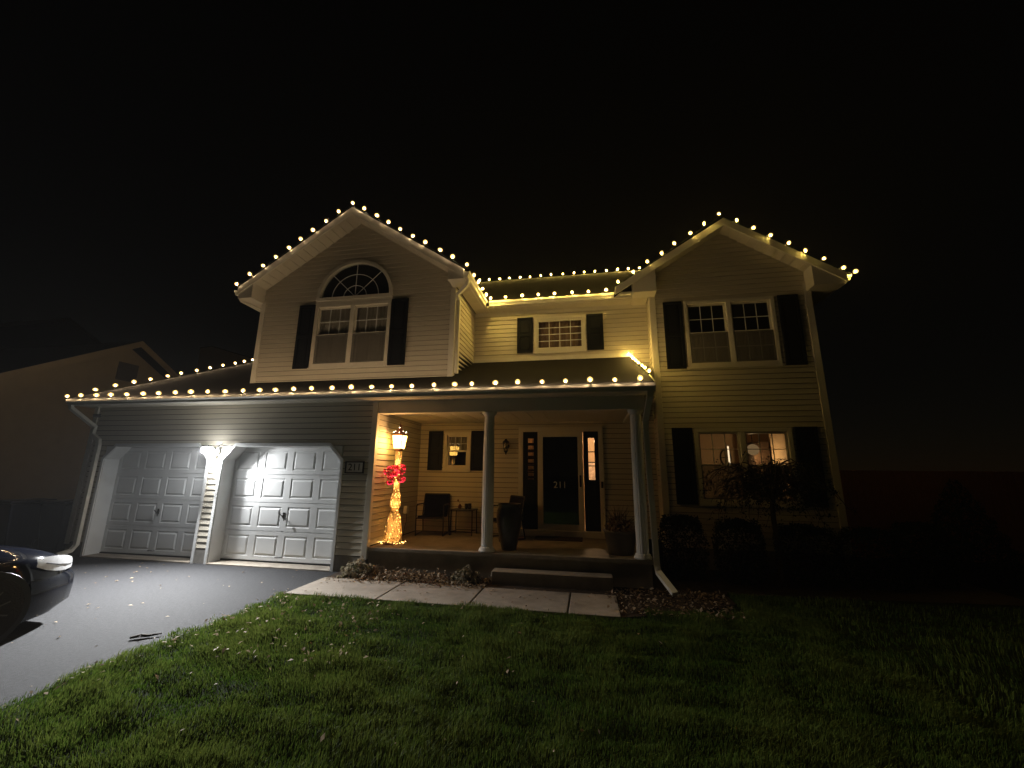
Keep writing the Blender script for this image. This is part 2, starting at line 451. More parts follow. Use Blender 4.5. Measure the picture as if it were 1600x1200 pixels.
# ---- roofs
def roof_slab(name, pts, t=.05, label=None):
    m = MB(); m.prism(pts, (0, 0, t)); o = m.build(name, M['roof'], H)
    if label: o['label'] = label
    return o
PS = .448
def pz(y): return 3.05 + PS * (y + .45)
roof_slab('roof', [(-6.66, -.42, pz(-.42)), (4.86, -.42, pz(-.42)), (4.86, PB, pz(PB)), (-6.66, PB, pz(PB))], label='low roof over garage and porch')
roof_slab('roof', [(-6.66, PB, pz(PB)), (GXL, PB, pz(PB)), (GXL, 4.2, pz(4.2)), (-6.66, 4.2, pz(4.2))])
roof_slab('roof', [(-6.66, 4.2, pz(4.2)), (GXL, 4.2, pz(4.2)), (GXL, 8.8, 3.1), (-6.66, 8.8, 3.1)])
AX, AZ = -1.05, 7.24
LE, RE, GS = -3.62, 1.52, .655
def gz(x): return AZ - GS * abs(x - AX)
RY = .15
roof_slab('roof', [(LE, RY, gz(LE)), (AX, RY, AZ), (AX, 7.5, AZ), (LE, 7.5, gz(LE))], label='left slope of the left gable')
roof_slab('roof', [(AX, RY, AZ), (RE, RY, gz(RE)), (RE, 5, gz(RE)), (AX, 5, AZ)], label='right slope of the left gable')
WAX, WAZ = 6.70, 6.83
WLE, WRE, WSL, WSR, WRY = 4.84, 8.74, .615, .69, 1.25
def wz(x): return WAZ - (WSL * (WAX - x) if x < WAX else WSR * (x - WAX))
roof_slab('roof', [(4.47, WRY, wz(4.47)), (WAX, WRY, WAZ), (WAX, 6, WAZ), (4.47, 6, wz(4.47))], label='left slope of the right gable')
roof_slab('roof', [(WAX, WRY, WAZ), (WRE, WRY, wz(WRE)), (WRE, 6, wz(WRE)), (WAX, 6, WAZ)], label='right slope of the right gable')
MEZ = 5.56
mr = MB()
a, b, c, d = (1.5, 1.64, MEZ), (4.9, 1.64, MEZ), (8.7, 1.66, MEZ - .02), (-3.5, 1.66, MEZ - .02)
r0, r1 = (.2, 6.0, 8.30), (5.85, 6.0, 8.30)
e, f_ = (8.7, 10.4, MEZ), (-3.5, 10.4, MEZ)
mr.quad(d, c, r1, r0); mr.quad(c, e, r1); mr.quad(e, f_, r0, r1); mr.quad(f_, d, r0)
mro = mr.build('roof', M['roof'], H); mro['label'] = 'main hipped roof'

# ---- fascia, rakes, soffits
def rake(x0, z0, x1, z1, y, h=.16, t=.03):
    m = MB(); m.prism([(x0, y, z0), (x1, y, z1), (x1, y, z1 - h), (x0, y, z0 - h)], (0, t, 0)); return m.build('rake_board', M['gutter'], H)
rake(LE, gz(LE) + .05, AX, AZ + .05, RY - .03); rake(AX, AZ + .05, RE, gz(RE) + .05, RY - .03)
rake(4.47, wz(4.47) + .05, WAX, WAZ + .05, WRY - .03); rake(WAX, WAZ + .05, WRE, wz(WRE) + .05, WRY - .03)
def rake_soffit(x0, x1, zf, y0, y1, drop, pitch=.152):
    so = MB(); so.prism([(x0, y0, zf(x0) - .012), (x1, y0, zf(x1) - .012), (x1, y0, zf(x1) - drop + .014), (x0, y0, zf(x0) - drop + .014)], (0, y1 - y0, 0))
    p = so.build('soffit', M['soffit'], H)
    n = int(abs(x1 - x0) / pitch)
    for i in range(n):
        a = x0 + (x1 - x0) * (i + .04) / n; b = x0 + (x1 - x0) * (i + .96) / n
        m = MB(); m.prism([(a, y0 + .004, zf(a) - drop + .013), (b, y0 + .004, zf(b) - drop + .013), (b, y0 + .004, zf(b) - drop), (a, y0 + .004, zf(a) - drop)], (0, y1 - y0 - .008, 0))
        m.build('soffit_panel', M['soffit'], p)
rake_soffit(LE + .03, AX, gz, RY, GY - .02, .10); rake_soffit(AX, RE - .03, gz, RY, GY - .02, .10)
rake_soffit(WLE + .03, WAX, wz, WRY, WY - .02, .10); rake_soffit(WAX, WRE - .03, wz, WRY, WY - .02, .10)
def flat_soffit(x0, x1, y0, y1, z, along='x', pitch=.30):
    m = MB(); m.box(x0, x1, y0, y1, z, z + .02); p = m.build('soffit', M['soffit'], H)
    L = (x1 - x0) if along == 'x' else (y1 - y0); n = max(1, int(L / pitch))
    for i in range(n):
        t0, t1 = (i + .03) / n, (i + .97) / n
        q = MB()
        if along == 'x': q.box(x0 + L * t0, x0 + L * t1, y0 + .01, y1 - .01, z - .008, z - .001)
        else: q.box(x0 + .01, x1 - .01, y0 + L * t0, y0 + L * t1, z - .008, z - .001)
        q.build('soffit_panel', M['soffit'], p)
flat_soffit(-6.64, 4.84, -.40, -.02, 2.975)
flat_soffit(1.60, 4.90, 1.70, PB - .02, 5.44)
flat_soffit(GXR + .03, 1.59, RY + .02, PB - .02, 5.44, 'y')
flat_soffit(-3.60, GXL - .02, RY + .02, 4.0, 5.38, 'y')
flat_soffit(4.86, WL - .03, WRY + .02, PB - .02, 5.40, 'y')
flat_soffit(WR + .03, 8.70, WRY + .02, 4.0, 5.30, 'y')
# boxed eave returns at the gable feet
def ret(x0, x1, y0, y1, z, zf):
    m = MB(); m.prism([(x0, y0, z), (x1, y0, z), (x1, y0, zf(x1) - .01), (x0, y0, zf(x0) - .01)], (0, y1 - y0, 0))
    return m.build('eave_return', M['trim'], H)
ret(LE + .005, GXL + .04, RY + .003, GY - .018, 5.36, gz); ret(GXR - .04, RE - .005, RY + .003, GY - .018, 5.42, gz)
ret(WLE + .005, WL + .09, WRY + .003, WY - .018, 5.38, wz); ret(WR - .06, WRE - .005, WRY + .003, WY - .018, 5.28, wz)
# frieze under the recessed eave
m = MB(); m.box(GXR + .02, WL - .02, PB - .035, PB - .0165, 5.36, 5.437); m.build('frieze_board', M['trim'], H)

def gutter(p0, p1, out, z, h=.115, w=.11):
    """K profile from p0 to p1 (xy), out = outward unit vector; z = top edge."""
    prof = [(0, 0), (0, -h), (w * .62, -h), (w * .72, -h * .62), (w * .98, -h * .40), (w, 0), (w * .88, 0), (w * .88, -.012), (.012, -.012)]
    a = Vector((p0[0], p0[1], z)); b = Vector((p1[0], p1[1], z)); o_ = Vector((out[0], out[1], 0))
    m = MB(); m.prism([a + o_ * r + Vector((0, 0, q)) for r, q in prof], b - a)
    return m.build('gutter', M['gutter'], H)
gutter((-6.64, -.40), (4.86, -.40), (0, -1), 3.075)
gutter((1.67, 1.71), (4.86, 1.71), (0, -1), 5.56)
gutter((1.525, RY), (1.525, 1.60), (1, 0), 5.56)
gutter((-3.625, RY), (-3.625, 7), (-1, 0), 5.56)
gutter((WRE + .005, WRY + .02), (WRE + .005, 6), (1, 0), wz(WRE) + .04)
def fascia(x0, x1, y0, y1, z0, z1):
    m = MB(); m.box(x0, x1, y0, y1, z0, z1); return m.build('fascia', M['trim'], H)
fascia(-6.64, 4.85, -.398, -.372, 2.955, 3.052)
fascia(1.67, 4.86, 1.713, 1.735, 5.425, 5.60); fascia(1.50, 1.522, RY + .01, 1.71, 5.425, 5.56)
for xx in (-6.665, 4.862):                              # rake edge boards of the low roof
    m = MB(); m.prism([(xx, -.38, pz(-.38) - .08), (xx, PB, pz(PB) - .08), (xx, PB, pz(PB) + .045), (xx, -.38, pz(-.38) + .045)], (.022, 0, 0)); m.build('rake_board', M['gutter'], H)
m = MB(); m.prism([(-6.665, PB, pz(PB) - .08), (-6.665, 4.2, pz(4.2) - .08), (-6.665, 4.2, pz(4.2) + .045), (-6.665, PB, pz(PB) + .045)], (.022, 0, 0)); m.build('rake_board', M['gutter'], H)
# flashing strip where porch roof meets the recessed wall
m = MB(); m.box(GXR + .02, 4.86, PB - .03, PB - .018, pz(PB) + .05, pz(PB) + .14); m.build('flashing', M['trim'], H)

# ---- downspouts
def spout(pts, wdir=(1, 0, 0)):
    m = MB(); m.rect_tube(pts, .085, .06, wdir); return m.build('downspout', M['gutter'], H)
spout([(-6.58, -.44, 2.98), (-6.58, -.42, 2.90), (-6.36, -.09, 2.55), (-6.42, -.065, 2.40), (-6.22, -.065, 2.27), (-6.20, -.065, 2.18), (-6.20, -.065, .22), (-6.22, -.12, .12), (-6.26, -.30, .07)])
spout([(4.78, -.44, 2.98), (4.78, -.41, 2.88), (4.745, -.06, 2.56), (4.745, .0, 2.42), (4.79, .0, .34), (4.80, -.03, .26), (4.95, -.42, .07)])
spout([(1.56, .30, 5.46), (1.56, .32, 5.38), (1.30, .50, 5.26), (1.285, GY + .07, 5.14), (1.285, GY + .07, 3.62)], (0, 1, 0))
spout([(-3.70, .30, 5.45), (-3.68, .32, 5.38), (-3.38, GY + .10, 5.22), (-3.375, GY + .10, 5.06), (-3.375, GY + .10, 3.6)], (0, 1, 0))

# ---- porch
pb_ = MB(); pb_.box(.03, PR, .02, PB - .02, -.05, PF - .07)
pb_.build('porch_base', M['concrete'], H)
pf_ = MB(); pf_.box(.025, PR + .02, -.02, PB - .018, PF - .067, PF)
pf_.build('porch_floor', M['concrete'], H, bevel=.012)
MB().box(.025, 4.75, -.02, .16, BB, 2.972).build('porch_beam', M['trim'], H, bevel=.006); MB().box(4.56, 4.75, .162, PB - .02, BB, 2.972).build('porch_beam', M['trim'], H, bevel=.006)
m = MB(); m.box(.02, 4.558, .162, PB - .02, BB + .055, BB + .075); pc = m.build('porch_ceiling', M['soffit'], H)
for i in range(15):
    q = MB(); q.box(.03 + i * .30, .03 + i * .30 + .285, .17, PB - .03, BB + .046, BB + .054); q.build('ceiling_panel', M['soffit'], pc)
for x in (2.111, 4.606):
    m = MB(); m.lathe([(.098, .07), (.100, .9), (.096, 1.7), (.086, BB - PF - .07)], 48, flute=16, depth=.07)
    c_ = m.build('porch_column', M['white'], H, (x, .10, PF), smooth=False)
    m = MB(); m.lathe([(.135, 0), (.135, .03), (.115, .045), (.12, .06), (.10, .075)], 24); m.build('column_base', M['white'], c_, smooth=True)
    m = MB(); m.lathe([(.088, BB - PF - .075), (.105, BB - PF - .06), (.10, BB - PF - .045), (.13, BB - PF - .025), (.13, BB - PF - .002)], 24); m.build('column_capital', M['white'], c_, smooth=True)

# ---- garage doors
def garage_door(x0, x1, label):
    dz = .045
    m = MB(); m.box(x0 - .06, x1 + .06, DR, DR + .05, dz, DH + .05)
    d = m.build('garage_door', M['white'], H); d['label'] = label
    w = (x1 - x0); H4 = (DH - dz) / 4
    pm = None
    for r in range(4):                                  # four hinged sections
        s = MB(); za, zb = dz + r * H4 + .006, dz + (r + 1) * H4 - .004; hw, hh = w / 8 - .075, H4 / 2 - .085; pzc = dz + (r + .5) * H4
        xs = [x0 - .05] + [q for c in range(4) for q in (x0 + w * (c + .5) / 4 - hw - .0098, x0 + w * (c + .5) / 4 + hw + .0098)] + [x1 + .05]; zs = [za, pzc - hh - .0098, pzc + hh + .0098, zb]
        for iz in range(3):
            for ix in range(9):
                if iz == 1 and ix % 2 == 1: continue
                s.quad((xs[ix], DR - .022, zs[iz]), (xs[ix+1], DR - .022, zs[iz]), (xs[ix+1], DR - .022, zs[iz+1]), (xs[ix], DR - .022, zs[iz+1]))
        s.quad((xs[0], DR - .022, za), (xs[0], DR - .002, za), (xs[-1], DR - .002, za), (xs[-1], DR - .022, za)); s.quad((xs[0], DR - .022, zb), (xs[-1], DR - .022, zb), (xs[-1], DR - .002, zb), (xs[0], DR - .002, zb))
        so_ = s.build('door_section', M['white'], d); weld(so_)
        for c in range(4):
            px = x0 + w * (c + .5) / 4; pz_ = dz + (r + .5) * H4
            if pm is None:
                hw, hh = w / 8 - .075, H4 / 2 - .085
                q = MB()
                rings = [(hw, hh, -.0005), (hw - .012, hh - .012, .0115), (hw - .03, hh - .03, .0115), (hw - .055, hh - .055, -.010)]
                # raised field inside a moulded rim: rim proud, groove, field
                rings = [(hw + .010, hh + .010, -.0005), (hw - .006, hh - .006, .009), (hw - .018, hh - .018, .009), (hw - .045, hh - .045, -.004)]
                for (a_, b_, yy) in rings:
                    q.v += [(-a_, yy, -b_), (a_, yy, -b_), (a_, yy, b_), (-a_, yy, b_)]
                for i in range(len(rings) - 1):
                    for k in range(4):
                        k2 = (k + 1) % 4; q.f.append((i*4+k, i*4+k2, i*4+4+k2, i*4+4+k)); q.m.append(0)
                q.f.append(tuple(range(len(q.v) - 4, len(q.v)))); q.m.append(0)
                po = q.build('door_panel', M['white'], d, (px, DR - .0225, pz_)); pm = po.data
            else: share('door_panel', pm, d, (px, DR - .0225, pz_))
    xc = (x0 + x1) / 2; zc = dz + 1.55 * H4
    m = MB(); m.box(xc - .02, xc + .02, DR - .032, DR - .022, zc - .05, zc + .06); m.tube([(xc, DR - .03, zc), (xc, DR - .07, zc)], .009, 8)
    m.tube([(xc - .045, DR - .075, zc + .035), (xc, DR - .07, zc), (xc + .05, DR - .075, zc - .05), (xc + .052, DR - .075, zc - .085)], .009, 8)
    m.build('door_handle', M['black'], d)
    m = MB(); m.tube([(xc - .07, DR - .02, dz + .075), (xc - .06, DR - .05, dz + .075), (xc + .06, DR - .05, dz + .075), (xc + .07, DR - .02, dz + .075)], .008, 8); m.build('lift_handle', M['black'], d)
    m = MB(); m.box(x0, x1, DR - .03, DR, .006, .044); m.build('bottom_seal', M['black'], d)
    # jamb, chamfer blocks, casing
    CH = .25; j = MB()
    j.box(x0 - .012, x0, -.02, DR, 0, DH - CH); j.box(x1, x1 + .012, -.02, DR, 0, DH - CH); j.box(x0 + CH, x1 - CH, -.02, DR, DH, DH + .012)
    for sx, xe in ((1, x0), (-1, x1)):
        j.prism([(xe, -.02, DH - CH), (xe + sx * CH, -.02, DH), (xe + sx * CH, -.02, DH + .012), (xe - sx * .012, -.02, DH + .012), (xe - sx * .012, -.02, DH - CH)], (0, DR + .02, 0))
    j.build('door_jamb', M['white'], d)
    t = MB(); T = .055
    for sx, xe in ((1, x0), (-1, x1)):
        t.prism([(xe - sx * .012, -.021, 0), (xe - sx * .012 - sx * T, -.021, 0), (xe - sx * .012 - sx * T, -.021, DH - CH + T * .4), (xe - sx * .012, -.021, DH - CH)], (0, -.02, 0))
        t.prism([(xe - sx * .012, -.0215, DH - CH), (xe - sx * .012 - sx * T, -.0215, DH - CH + T * .4), (xe + sx * CH - sx * T * .4, -.0215, DH + .012 + T), (xe + sx * CH, -.0215, DH + .012)], (0, -.02, 0))
    t.prism([(x0 + CH, -.0213, DH + .012), (x1 - CH, -.0213, DH + .012), (x1 - CH + T * .4, -.0213, DH + .012 + T), (x0 + CH - T * .4, -.0213, DH + .012 + T)], (0, -.02, 0))
    t.build('door_casing', M['white'], d)
    for sx, xe in ((1, x0), (-1, x1)):                  # siding filler over the chamfer
        q = MB(); q.prism([(xe - sx * .012, -.003, DH - CH), (xe - sx * .012, -.003, DH + .02), (xe + sx * CH, -.003, DH + .02)], (0, -.006, 0)); q.build('chamfer_filler', M['siding'], d)
    # concrete apron
    q = MB(); q.box(x0 + .005, x1 - .005, -.06, DR + .04, -.02, .02); q.build('door_sill', M['walk'], d)
garage_door(B1, B2, 'dimmer garage door nearest the car')
garage_door(A1, A2, 'brightly lit garage door beside the porch')

# ---- windows
def frame_rect(m, x0, x1, y, t, z0, z1, w, wb=None):
    wb = wb or w
    m.box(x0, x0 + w, y, y + t, z0, z1); m.box(x1 - w, x1, y, y + t, z0, z1)
    m.box(x0 + w, x1 - w, y, y + t, z1 - w, z1); m.box(x0 + w, x1 - w, y, y + t, z0, z0 + wb)
def window(w, plane, label, halves=2, upper=(3, 2), lower=None, slider=None, screen=False, curtain=None, cm=None, dark=True, dpt=.7):
    x0, x1, z0, z1 = w
    m = MB(); frame_rect(m, x0, x1, plane - .035, .10, z0, z1, .07, .075)
    if halves == 2: xm = (x0 + x1) / 2; m.box(xm - .045, xm + .045, plane - .034, plane + .064, z0 + .075, z1 - .07)
    f = m.build('window', M['trim'], H, bevel=.004); f['label'] = label
    s = MB(); s.box(x0 - .02, x1 + .02, plane - .055, plane - .03, z0 - .035, z0 - .002); s.build('sill', M['trim'], f)
    bays = [(x0 + .07, (x0 + x1) / 2 - .045), ((x0 + x1) / 2 + .045, x1 - .07)] if halves == 2 else [(x0 + .07, x1 - .07)]
    za, zb = z0 + .075, z1 - .07; zm = (za + zb) / 2
    def grid(a, b, c, d, nx, nz, y, t=.014):
        for i in range(1, nx): xx = a + (b - a) * i / nx; MB().box(xx - t/2, xx + t/2, y, y + .010, c, d).build('muntin', M['white'], f)
        for k in range(1, nz): zk = c + (d - c) * k / nz; MB().box(a, b, y - .0015, y + .0085, zk - t/2, zk + t/2).build('muntin', M['white'], f)
    def hang(a, b):
        if not curtain: return
        c0, c1 = curtain; p = MB(); n = 28; prev = None
        pts = []
        for i in range(n + 1):
            xx = a + (b - a) * i / n; pts.append((xx, plane + .105 + .022 * math.sin(i * 1.9 + a * 5) + .01 * math.sin(i * .7)))
        for i in range(n):
            p.quad((pts[i][0], pts[i][1], z0 + (z1 - z0) * c0), (pts[i+1][0], pts[i+1][1], z0 + (z1 - z0) * c0), (pts[i+1][0], pts[i+1][1], z0 + (z1 - z0) * c1), (pts[i][0], pts[i][1], z0 + (z1 - z0) * c1))
        p.build('curtain', cm or M['curtain'], f)
    for (a, b) in bays:
        if slider:
            q = MB(); frame_rect(q, a, b, plane - .01, .05, za, zb, .035); q.build('sash', M['trim'], f)
            p = MB(); p.box(a + .035, b - .035, plane + .018, plane + .022, za + .035, zb - .035); p.build('pane', M['glass'], f)
            grid(a + .035, b - .035, za + .035, zb - .035, slider[0], slider[1], plane + .004); hang(a, b)
            continue
        q = MB(); frame_rect(q, a, b, plane + .02, .035, zm - .02, zb, .035); q.build('sash', M['trim'], f)
        p = MB(); p.box(a + .035, b - .035, plane + .036, plane + .040, zm + .015, zb - .035); p.build('pane', M['glass'], f)
        if upper: grid(a + .035, b - .035, zm + .015, zb - .035, *upper, plane + .024)
        q = MB(); frame_rect(q, a, b, plane - .02, .035, za, zm + .02, .038); q.build('sash', M['trim'], f)
        p = MB(); p.box(a + .038, b - .038, plane - .004, plane, za + .038, zm - .018); p.build('pane', M['glass'], f)
        if lower: grid(a + .038, b - .038, za + .038, zm - .018, *lower, plane - .016)
        if screen:
            p = MB(); p.box(a + .01, b - .01, plane - .026, plane - .0235, za + .012, zm); p.build('insect_screen', M['screen'], f)
        hang(a, b)
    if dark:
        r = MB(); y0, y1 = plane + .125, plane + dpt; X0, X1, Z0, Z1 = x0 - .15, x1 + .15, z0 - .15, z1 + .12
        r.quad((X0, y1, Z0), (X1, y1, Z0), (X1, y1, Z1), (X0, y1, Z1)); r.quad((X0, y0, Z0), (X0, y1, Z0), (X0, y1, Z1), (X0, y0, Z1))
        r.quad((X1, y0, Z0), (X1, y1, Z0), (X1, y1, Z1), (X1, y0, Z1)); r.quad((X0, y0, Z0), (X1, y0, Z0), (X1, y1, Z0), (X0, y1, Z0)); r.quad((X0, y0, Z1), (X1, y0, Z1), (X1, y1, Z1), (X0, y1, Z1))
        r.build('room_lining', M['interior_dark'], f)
    return f
def shutter(x0, x1, z0, z1, plane, label=None):
    m = MB(); frame_rect(m, x0, x1, plane - .05, .032, z0, z1, .055, .06); zm = (z0 + z1) / 2
    m.box(x0 + .055, x1 - .055, plane - .049, plane - .019, zm - .04, zm + .04); m.box(x0 + .05, x1 - .05, plane - .03, plane - .018, z0 + .05, z1 - .05)
    s = m.build('shutter', M['shutter'], H, bevel=.003)
    if label: s['label'] = label
    for za, zb in ((z0 + .06, zm - .04), (zm + .04, z1 - .055)):
        p = MB(); p.prism([(x0 + .085, plane - .042, za + .03), (x1 - .085, plane - .042, za + .03), (x1 - .085, plane - .042, zb - .03), (x0 + .085, plane - .042, zb - .03)], (0, .012, 0)); p.build('shutter_panel', M['shutter'], s, bevel=.006)
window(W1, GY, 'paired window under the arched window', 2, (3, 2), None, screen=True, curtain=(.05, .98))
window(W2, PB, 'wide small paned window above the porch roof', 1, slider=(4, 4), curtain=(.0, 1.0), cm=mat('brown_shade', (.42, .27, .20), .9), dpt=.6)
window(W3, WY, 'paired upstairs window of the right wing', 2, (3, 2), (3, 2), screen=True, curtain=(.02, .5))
window(W4, WY, 'lit paired window on the ground floor', 2, (3, 2), (3, 2), screen=True, dark=False)
window(PW, PB, 'small porch window', 1, (3, 2), None, screen=False, curtain=(.5, .98), dpt=.5)
for (a, b, pl, z0, z1) in ((-2.335, -1.965, GY, 3.81, 5.25), (-.155, .215, GY, 3.81, 5.25), (2.265, 2.635, PB, 4.40, 5.26), (3.868, 4.235, PB, 4.40, 5.255),
                           (5.45, 5.82, WY, 3.785, 5.23), (7.64, 8.01, WY, 3.785, 5.23), (5.445, 5.82, WY, 1.15, 2.59), (7.62, 8.0, WY, 1.155, 2.59),
                           (.22, .56, PB, 1.735, 2.615), (1.235, 1.565, PB, 1.735, 2.615)):
    shutter(a, b, z0, z1, pl)
# arched window
def arch_pts(r, n=24, k=ARCH_H / ARCR): return [(ARC[0] + r * math.cos(PI * i / n), ARC[1] + k * r * math.sin(PI * i / n)) for i in range(n + 1)]
m = MB(); oa, ia = arch_pts(ARCR + .045), arch_pts(ARCR - .03)
for i in range(24):
    m.prism([(oa[i][0], GY - .04, oa[i][1]), (oa[i+1][0], GY - .04, oa[i+1][1]), (ia[i+1][0], GY - .04, ia[i+1][1]), (ia[i][0], GY - .04, ia[i][1])], (0, .09, 0))
m.box(ARC[0] - ARCR - .05, ARC[0] + ARCR + .05, GY - .041, GY + .05, ARC[1] - .075, ARC[1] - .001)
m.box(ARC[0] - ARCR - .05, ARC[0] + ARCR + .05, GY - .028, GY + .05, W1[3] + .002, ARC[1] - .077)
aw = m.build('arched_window', M['trim'], H)
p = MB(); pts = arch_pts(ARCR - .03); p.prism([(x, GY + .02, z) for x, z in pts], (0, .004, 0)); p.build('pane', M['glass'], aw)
for rr in (.27, .55):
    q = arch_pts(rr, 20); MB().tube([(x, GY + .008, z) for x, z in q], .0075, 5).build('muntin', M['white'], aw)
for a in (45, 90, 135):
    MB().tube([(ARC[0], GY + .009, ARC[1]), (ARC[0] + .82 * math.cos(math.radians(a)), GY + .009, ARC[1] + .82 * ARCH_H / ARCR * math.sin(math.radians(a)))], .0075, 5).build('muntin', M['white'], aw)
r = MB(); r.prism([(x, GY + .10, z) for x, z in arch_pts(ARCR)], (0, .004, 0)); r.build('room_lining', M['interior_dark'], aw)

# ---- entry door, sidelights
ec = MB(); yv = PB - .045
ec.box(SL - .10, SL, yv, PB + .02, PF + .12, DZ1 + .10); ec.box(SR, SR + .10, yv, PB + .02, PF + .12, DZ1 + .10); ec.box(SL, SR, yv, PB + .02, DZ1, DZ1 + .10)
ec.build('door_casing', M['trim'], H, bevel=.004)
th = MB(); th.box(SL - .12, SR + .12, PB - .16, PB + .10, PF + .001, PF + .118); th.build('threshold', M['trim'], H, bevel=.008)
def sidelight(x0, x1, label, rows):
    z0, z1 = PF + .12, DZ1
    m = MB(); gx0, gx1 = x0 + .105, x1 - .085; gz0, gz1 = 1.56, 2.44
    m.box(x0, gx0, PB - .03, PB + .02, z0, z1); m.box(gx1, x1, PB - .03, PB + .02, z0, z1); m.box(gx0, gx1, PB - .03, PB + .02, gz1, z1); m.box(gx0, gx1, PB - .03, PB + .02, z0, gz0)
    s = m.build('sidelight', M['door_dark'], H); s['label'] = label
    q = MB(); q.prism([(x0 + .06, PB - .031, z0 + .10), (x1 - .06, PB - .031, z0 + .10), (x1 - .06, PB - .031, gz0 - .12), (x0 + .06, PB - .031, gz0 - .12)], (0, -.012, 0)); q.build('raised_panel', M['door_dark'], s, bevel=.008)
    p = MB(); p.box(gx0, gx1, PB - .006, PB - .002, gz0, gz1); p.build('pane', M['glass'], s)
    for k in range(1, rows):
        zk = gz0 + (gz1 - gz0) * k / rows
        q = MB(); q.box(gx0, gx1, PB - .022, PB - .007, zk - .011, zk + .011); q.build('muntin', M['door_dark'], s)
    return s
sidelight(SL, D1 - .005, 'left sidelight with dim striped panes', 6)
sidelight(D2 + .005, SR, 'right sidelight glowing from the hall', 3)
m = MB(); frame_rect(m, D1, D2, PB - .075, .04, PF + .12, DZ1, .115, .12)
m.box(D1, D1 + .04, PB - .035, PB + .02, PF + .12, DZ1); m.box(D2 - .04, D2, PB - .035, PB + .02, PF + .12, DZ1); m.box(D1 + .04, D2 - .04, PB - .035, PB + .02, DZ1 - .04, DZ1)
sd = m.build('storm_door', M['trim'], H, bevel=.004)
p = MB(); p.box(D1 + .115, D2 - .115, PB - .058, PB - .053, PF + .24, DZ1 - .115); p.build('pane', M['glass'], sd)
m = MB(); m.box(D2 - .085, D2 - .05, PB - .085, PB - .075, 1.42, 1.66); m.tube([(D2 - .067, PB - .085, 1.60), (D2 - .067, PB - .125, 1.60), (D2 - .067, PB - .125, 1.47), (D2 - .067, PB - .085, 1.47)], .011, 8); m.build('door_handle', M['black'], sd)
text_mesh('number', '211', .19, .002, M['signface'], sd, ((D1 + D2) / 2 - .01, PB - .061, 1.45), (PI / 2, 0, 0))
m = MB(); m.box(D1 + .042, D2 - .042, PB + .0, PB + .045, PF + .13, DZ1 - .042); fd = m.build('front_door', M['door_dark'], H)
for (a, b) in ((D1 + .14, (D1 + D2) / 2 - .05), ((D1 + D2) / 2 + .05, D2 - .14)):
    for (c, d) in ((.75, 1.28), (1.42, 2.05), (2.15, 2.42)):
        q = MB(); q.prism([(a, PB - .0005, c), (b, PB - .0005, c), (b, PB - .0005, d), (a, PB - .0005, d)], (0, -.012, 0)); q.build('raised_panel', M['door_dark'], fd, bevel=.01)

# ---- lit rooms behind the sidelights and the ground floor window
def room(x0, x1, y0, y1, z0, z1, m_, label):
    r = MB()
    r.quad((x0, y1, z0), (x1, y1, z0), (x1, y1, z1), (x0, y1, z1)); r.quad((x0, y0, z0), (x0, y1, z0), (x0, y1, z1), (x0, y0, z1)); r.quad((x1, y0, z0), (x1, y1, z0), (x1, y1, z1), (x1, y0, z1))
    r.quad((x0, y0, z0), (x1, y0, z0), (x1, y1, z0), (x0, y1, z0)); r.quad((x0, y0, z1), (x1, y0, z1), (x1, y1, z1), (x0, y1, z1))
    o = r.build('room', m_, H); o['label'] = label; return o
room(2.30, 4.15, PB + .13, 4.4, PF + .1, 2.95, M['interior'], 'entrance hall')
room(WL + .14, 8.95 - .85, WY + .13, 5.4, .5, 2.9, M['interior'], 'front room behind the lit window')
def point(name, loc, w, col, r, parent):
    l = bpy.data.lights.new(name, 'POINT'); l.energy = w; l.color = col; l.shadow_soft_size = r
    o = bpy.data.objects.new(name, l); COL.objects.link(o); o.location = loc; o.parent = parent; return o
def hang_lamp(loc, label, w, col, ceil, r=.11, glow=6.0):
    t = thing('pendant_lamp', label, 'lamp', loc)
    m = MB(); m.ball((0, 0, 0), r, 16, 10); m.build('lamp_shade', emit('lamp_shade_glow', col, glow), t, smooth=True)
    m = MB(); m.tube([(0, 0, r), (0, 0, ceil - loc[2])], .008, 6); m.build('cord', M['black'], t)
    point('lamp_light', (0, 0, -r - .08), w, col, .05, t)
    return t
hang_lamp((3.88, 3.0, 2.62), 'glowing hall lamp seen through the right sidelight', HALL_W, (1, .62, .34), 2.95, .09, 3)
hang_lamp((7.62, 3.6, 2.28), 'round glowing lamp inside the lit ground floor window', ROOM_W, (1, .60, .26), 2.9, .13, .10)
MB().box(2.96, 3.02, PB + .14, 4.39, PF + .11, 2.60).build('light_block_wall', M['interior'], H)  # added wall that keeps the hall light off the left sidelight
st = thing('staircase', 'open stair treads behind the left sidelight', 'stairs', (2.30, 2.75, PF + .1))
for k in range(7):
    m = MB(); m.box(.02, .52, -.12 + k * .03, .16 + k * .03, .90 + k * .155, .945 + k * .155); m.build('tread', M['mat'], st)
pic = thing('framed_picture', 'dark framed pale picture in the hall behind the right sidelight', 'picture', (3.93, 4.39, 1.75))
m = MB(); frame_rect(m, -.16, .16, -.03, .025, -.25, .25, .03); m.build('frame', M['bronze'], pic)
m = MB(); m.box(-.13, .13, -.018, -.012, -.22, .22); m.build('print', mat('pale_print', (.6, .5, .4), .7, var=.5, scale=14), pic)
mi = thing('oval_mirror', 'dark oval frame on the wall inside the lit window', 'mirror', (7.55, 5.37, 2.16))
m = MB(); m.tube([(.13 * math.cos(a * PI / 12), 0, .21 * math.sin(a * PI / 12)) for a in range(25)], .02, 6); m.build('frame', M['black'], mi)
m = MB(); m.tube([(0, 0, -.2), (0, 0, .2)], .012, 5); m.tube([(-.12, 0, 0), (.12, 0, 0)], .012, 5); m.build('lattice', M['black'], mi)
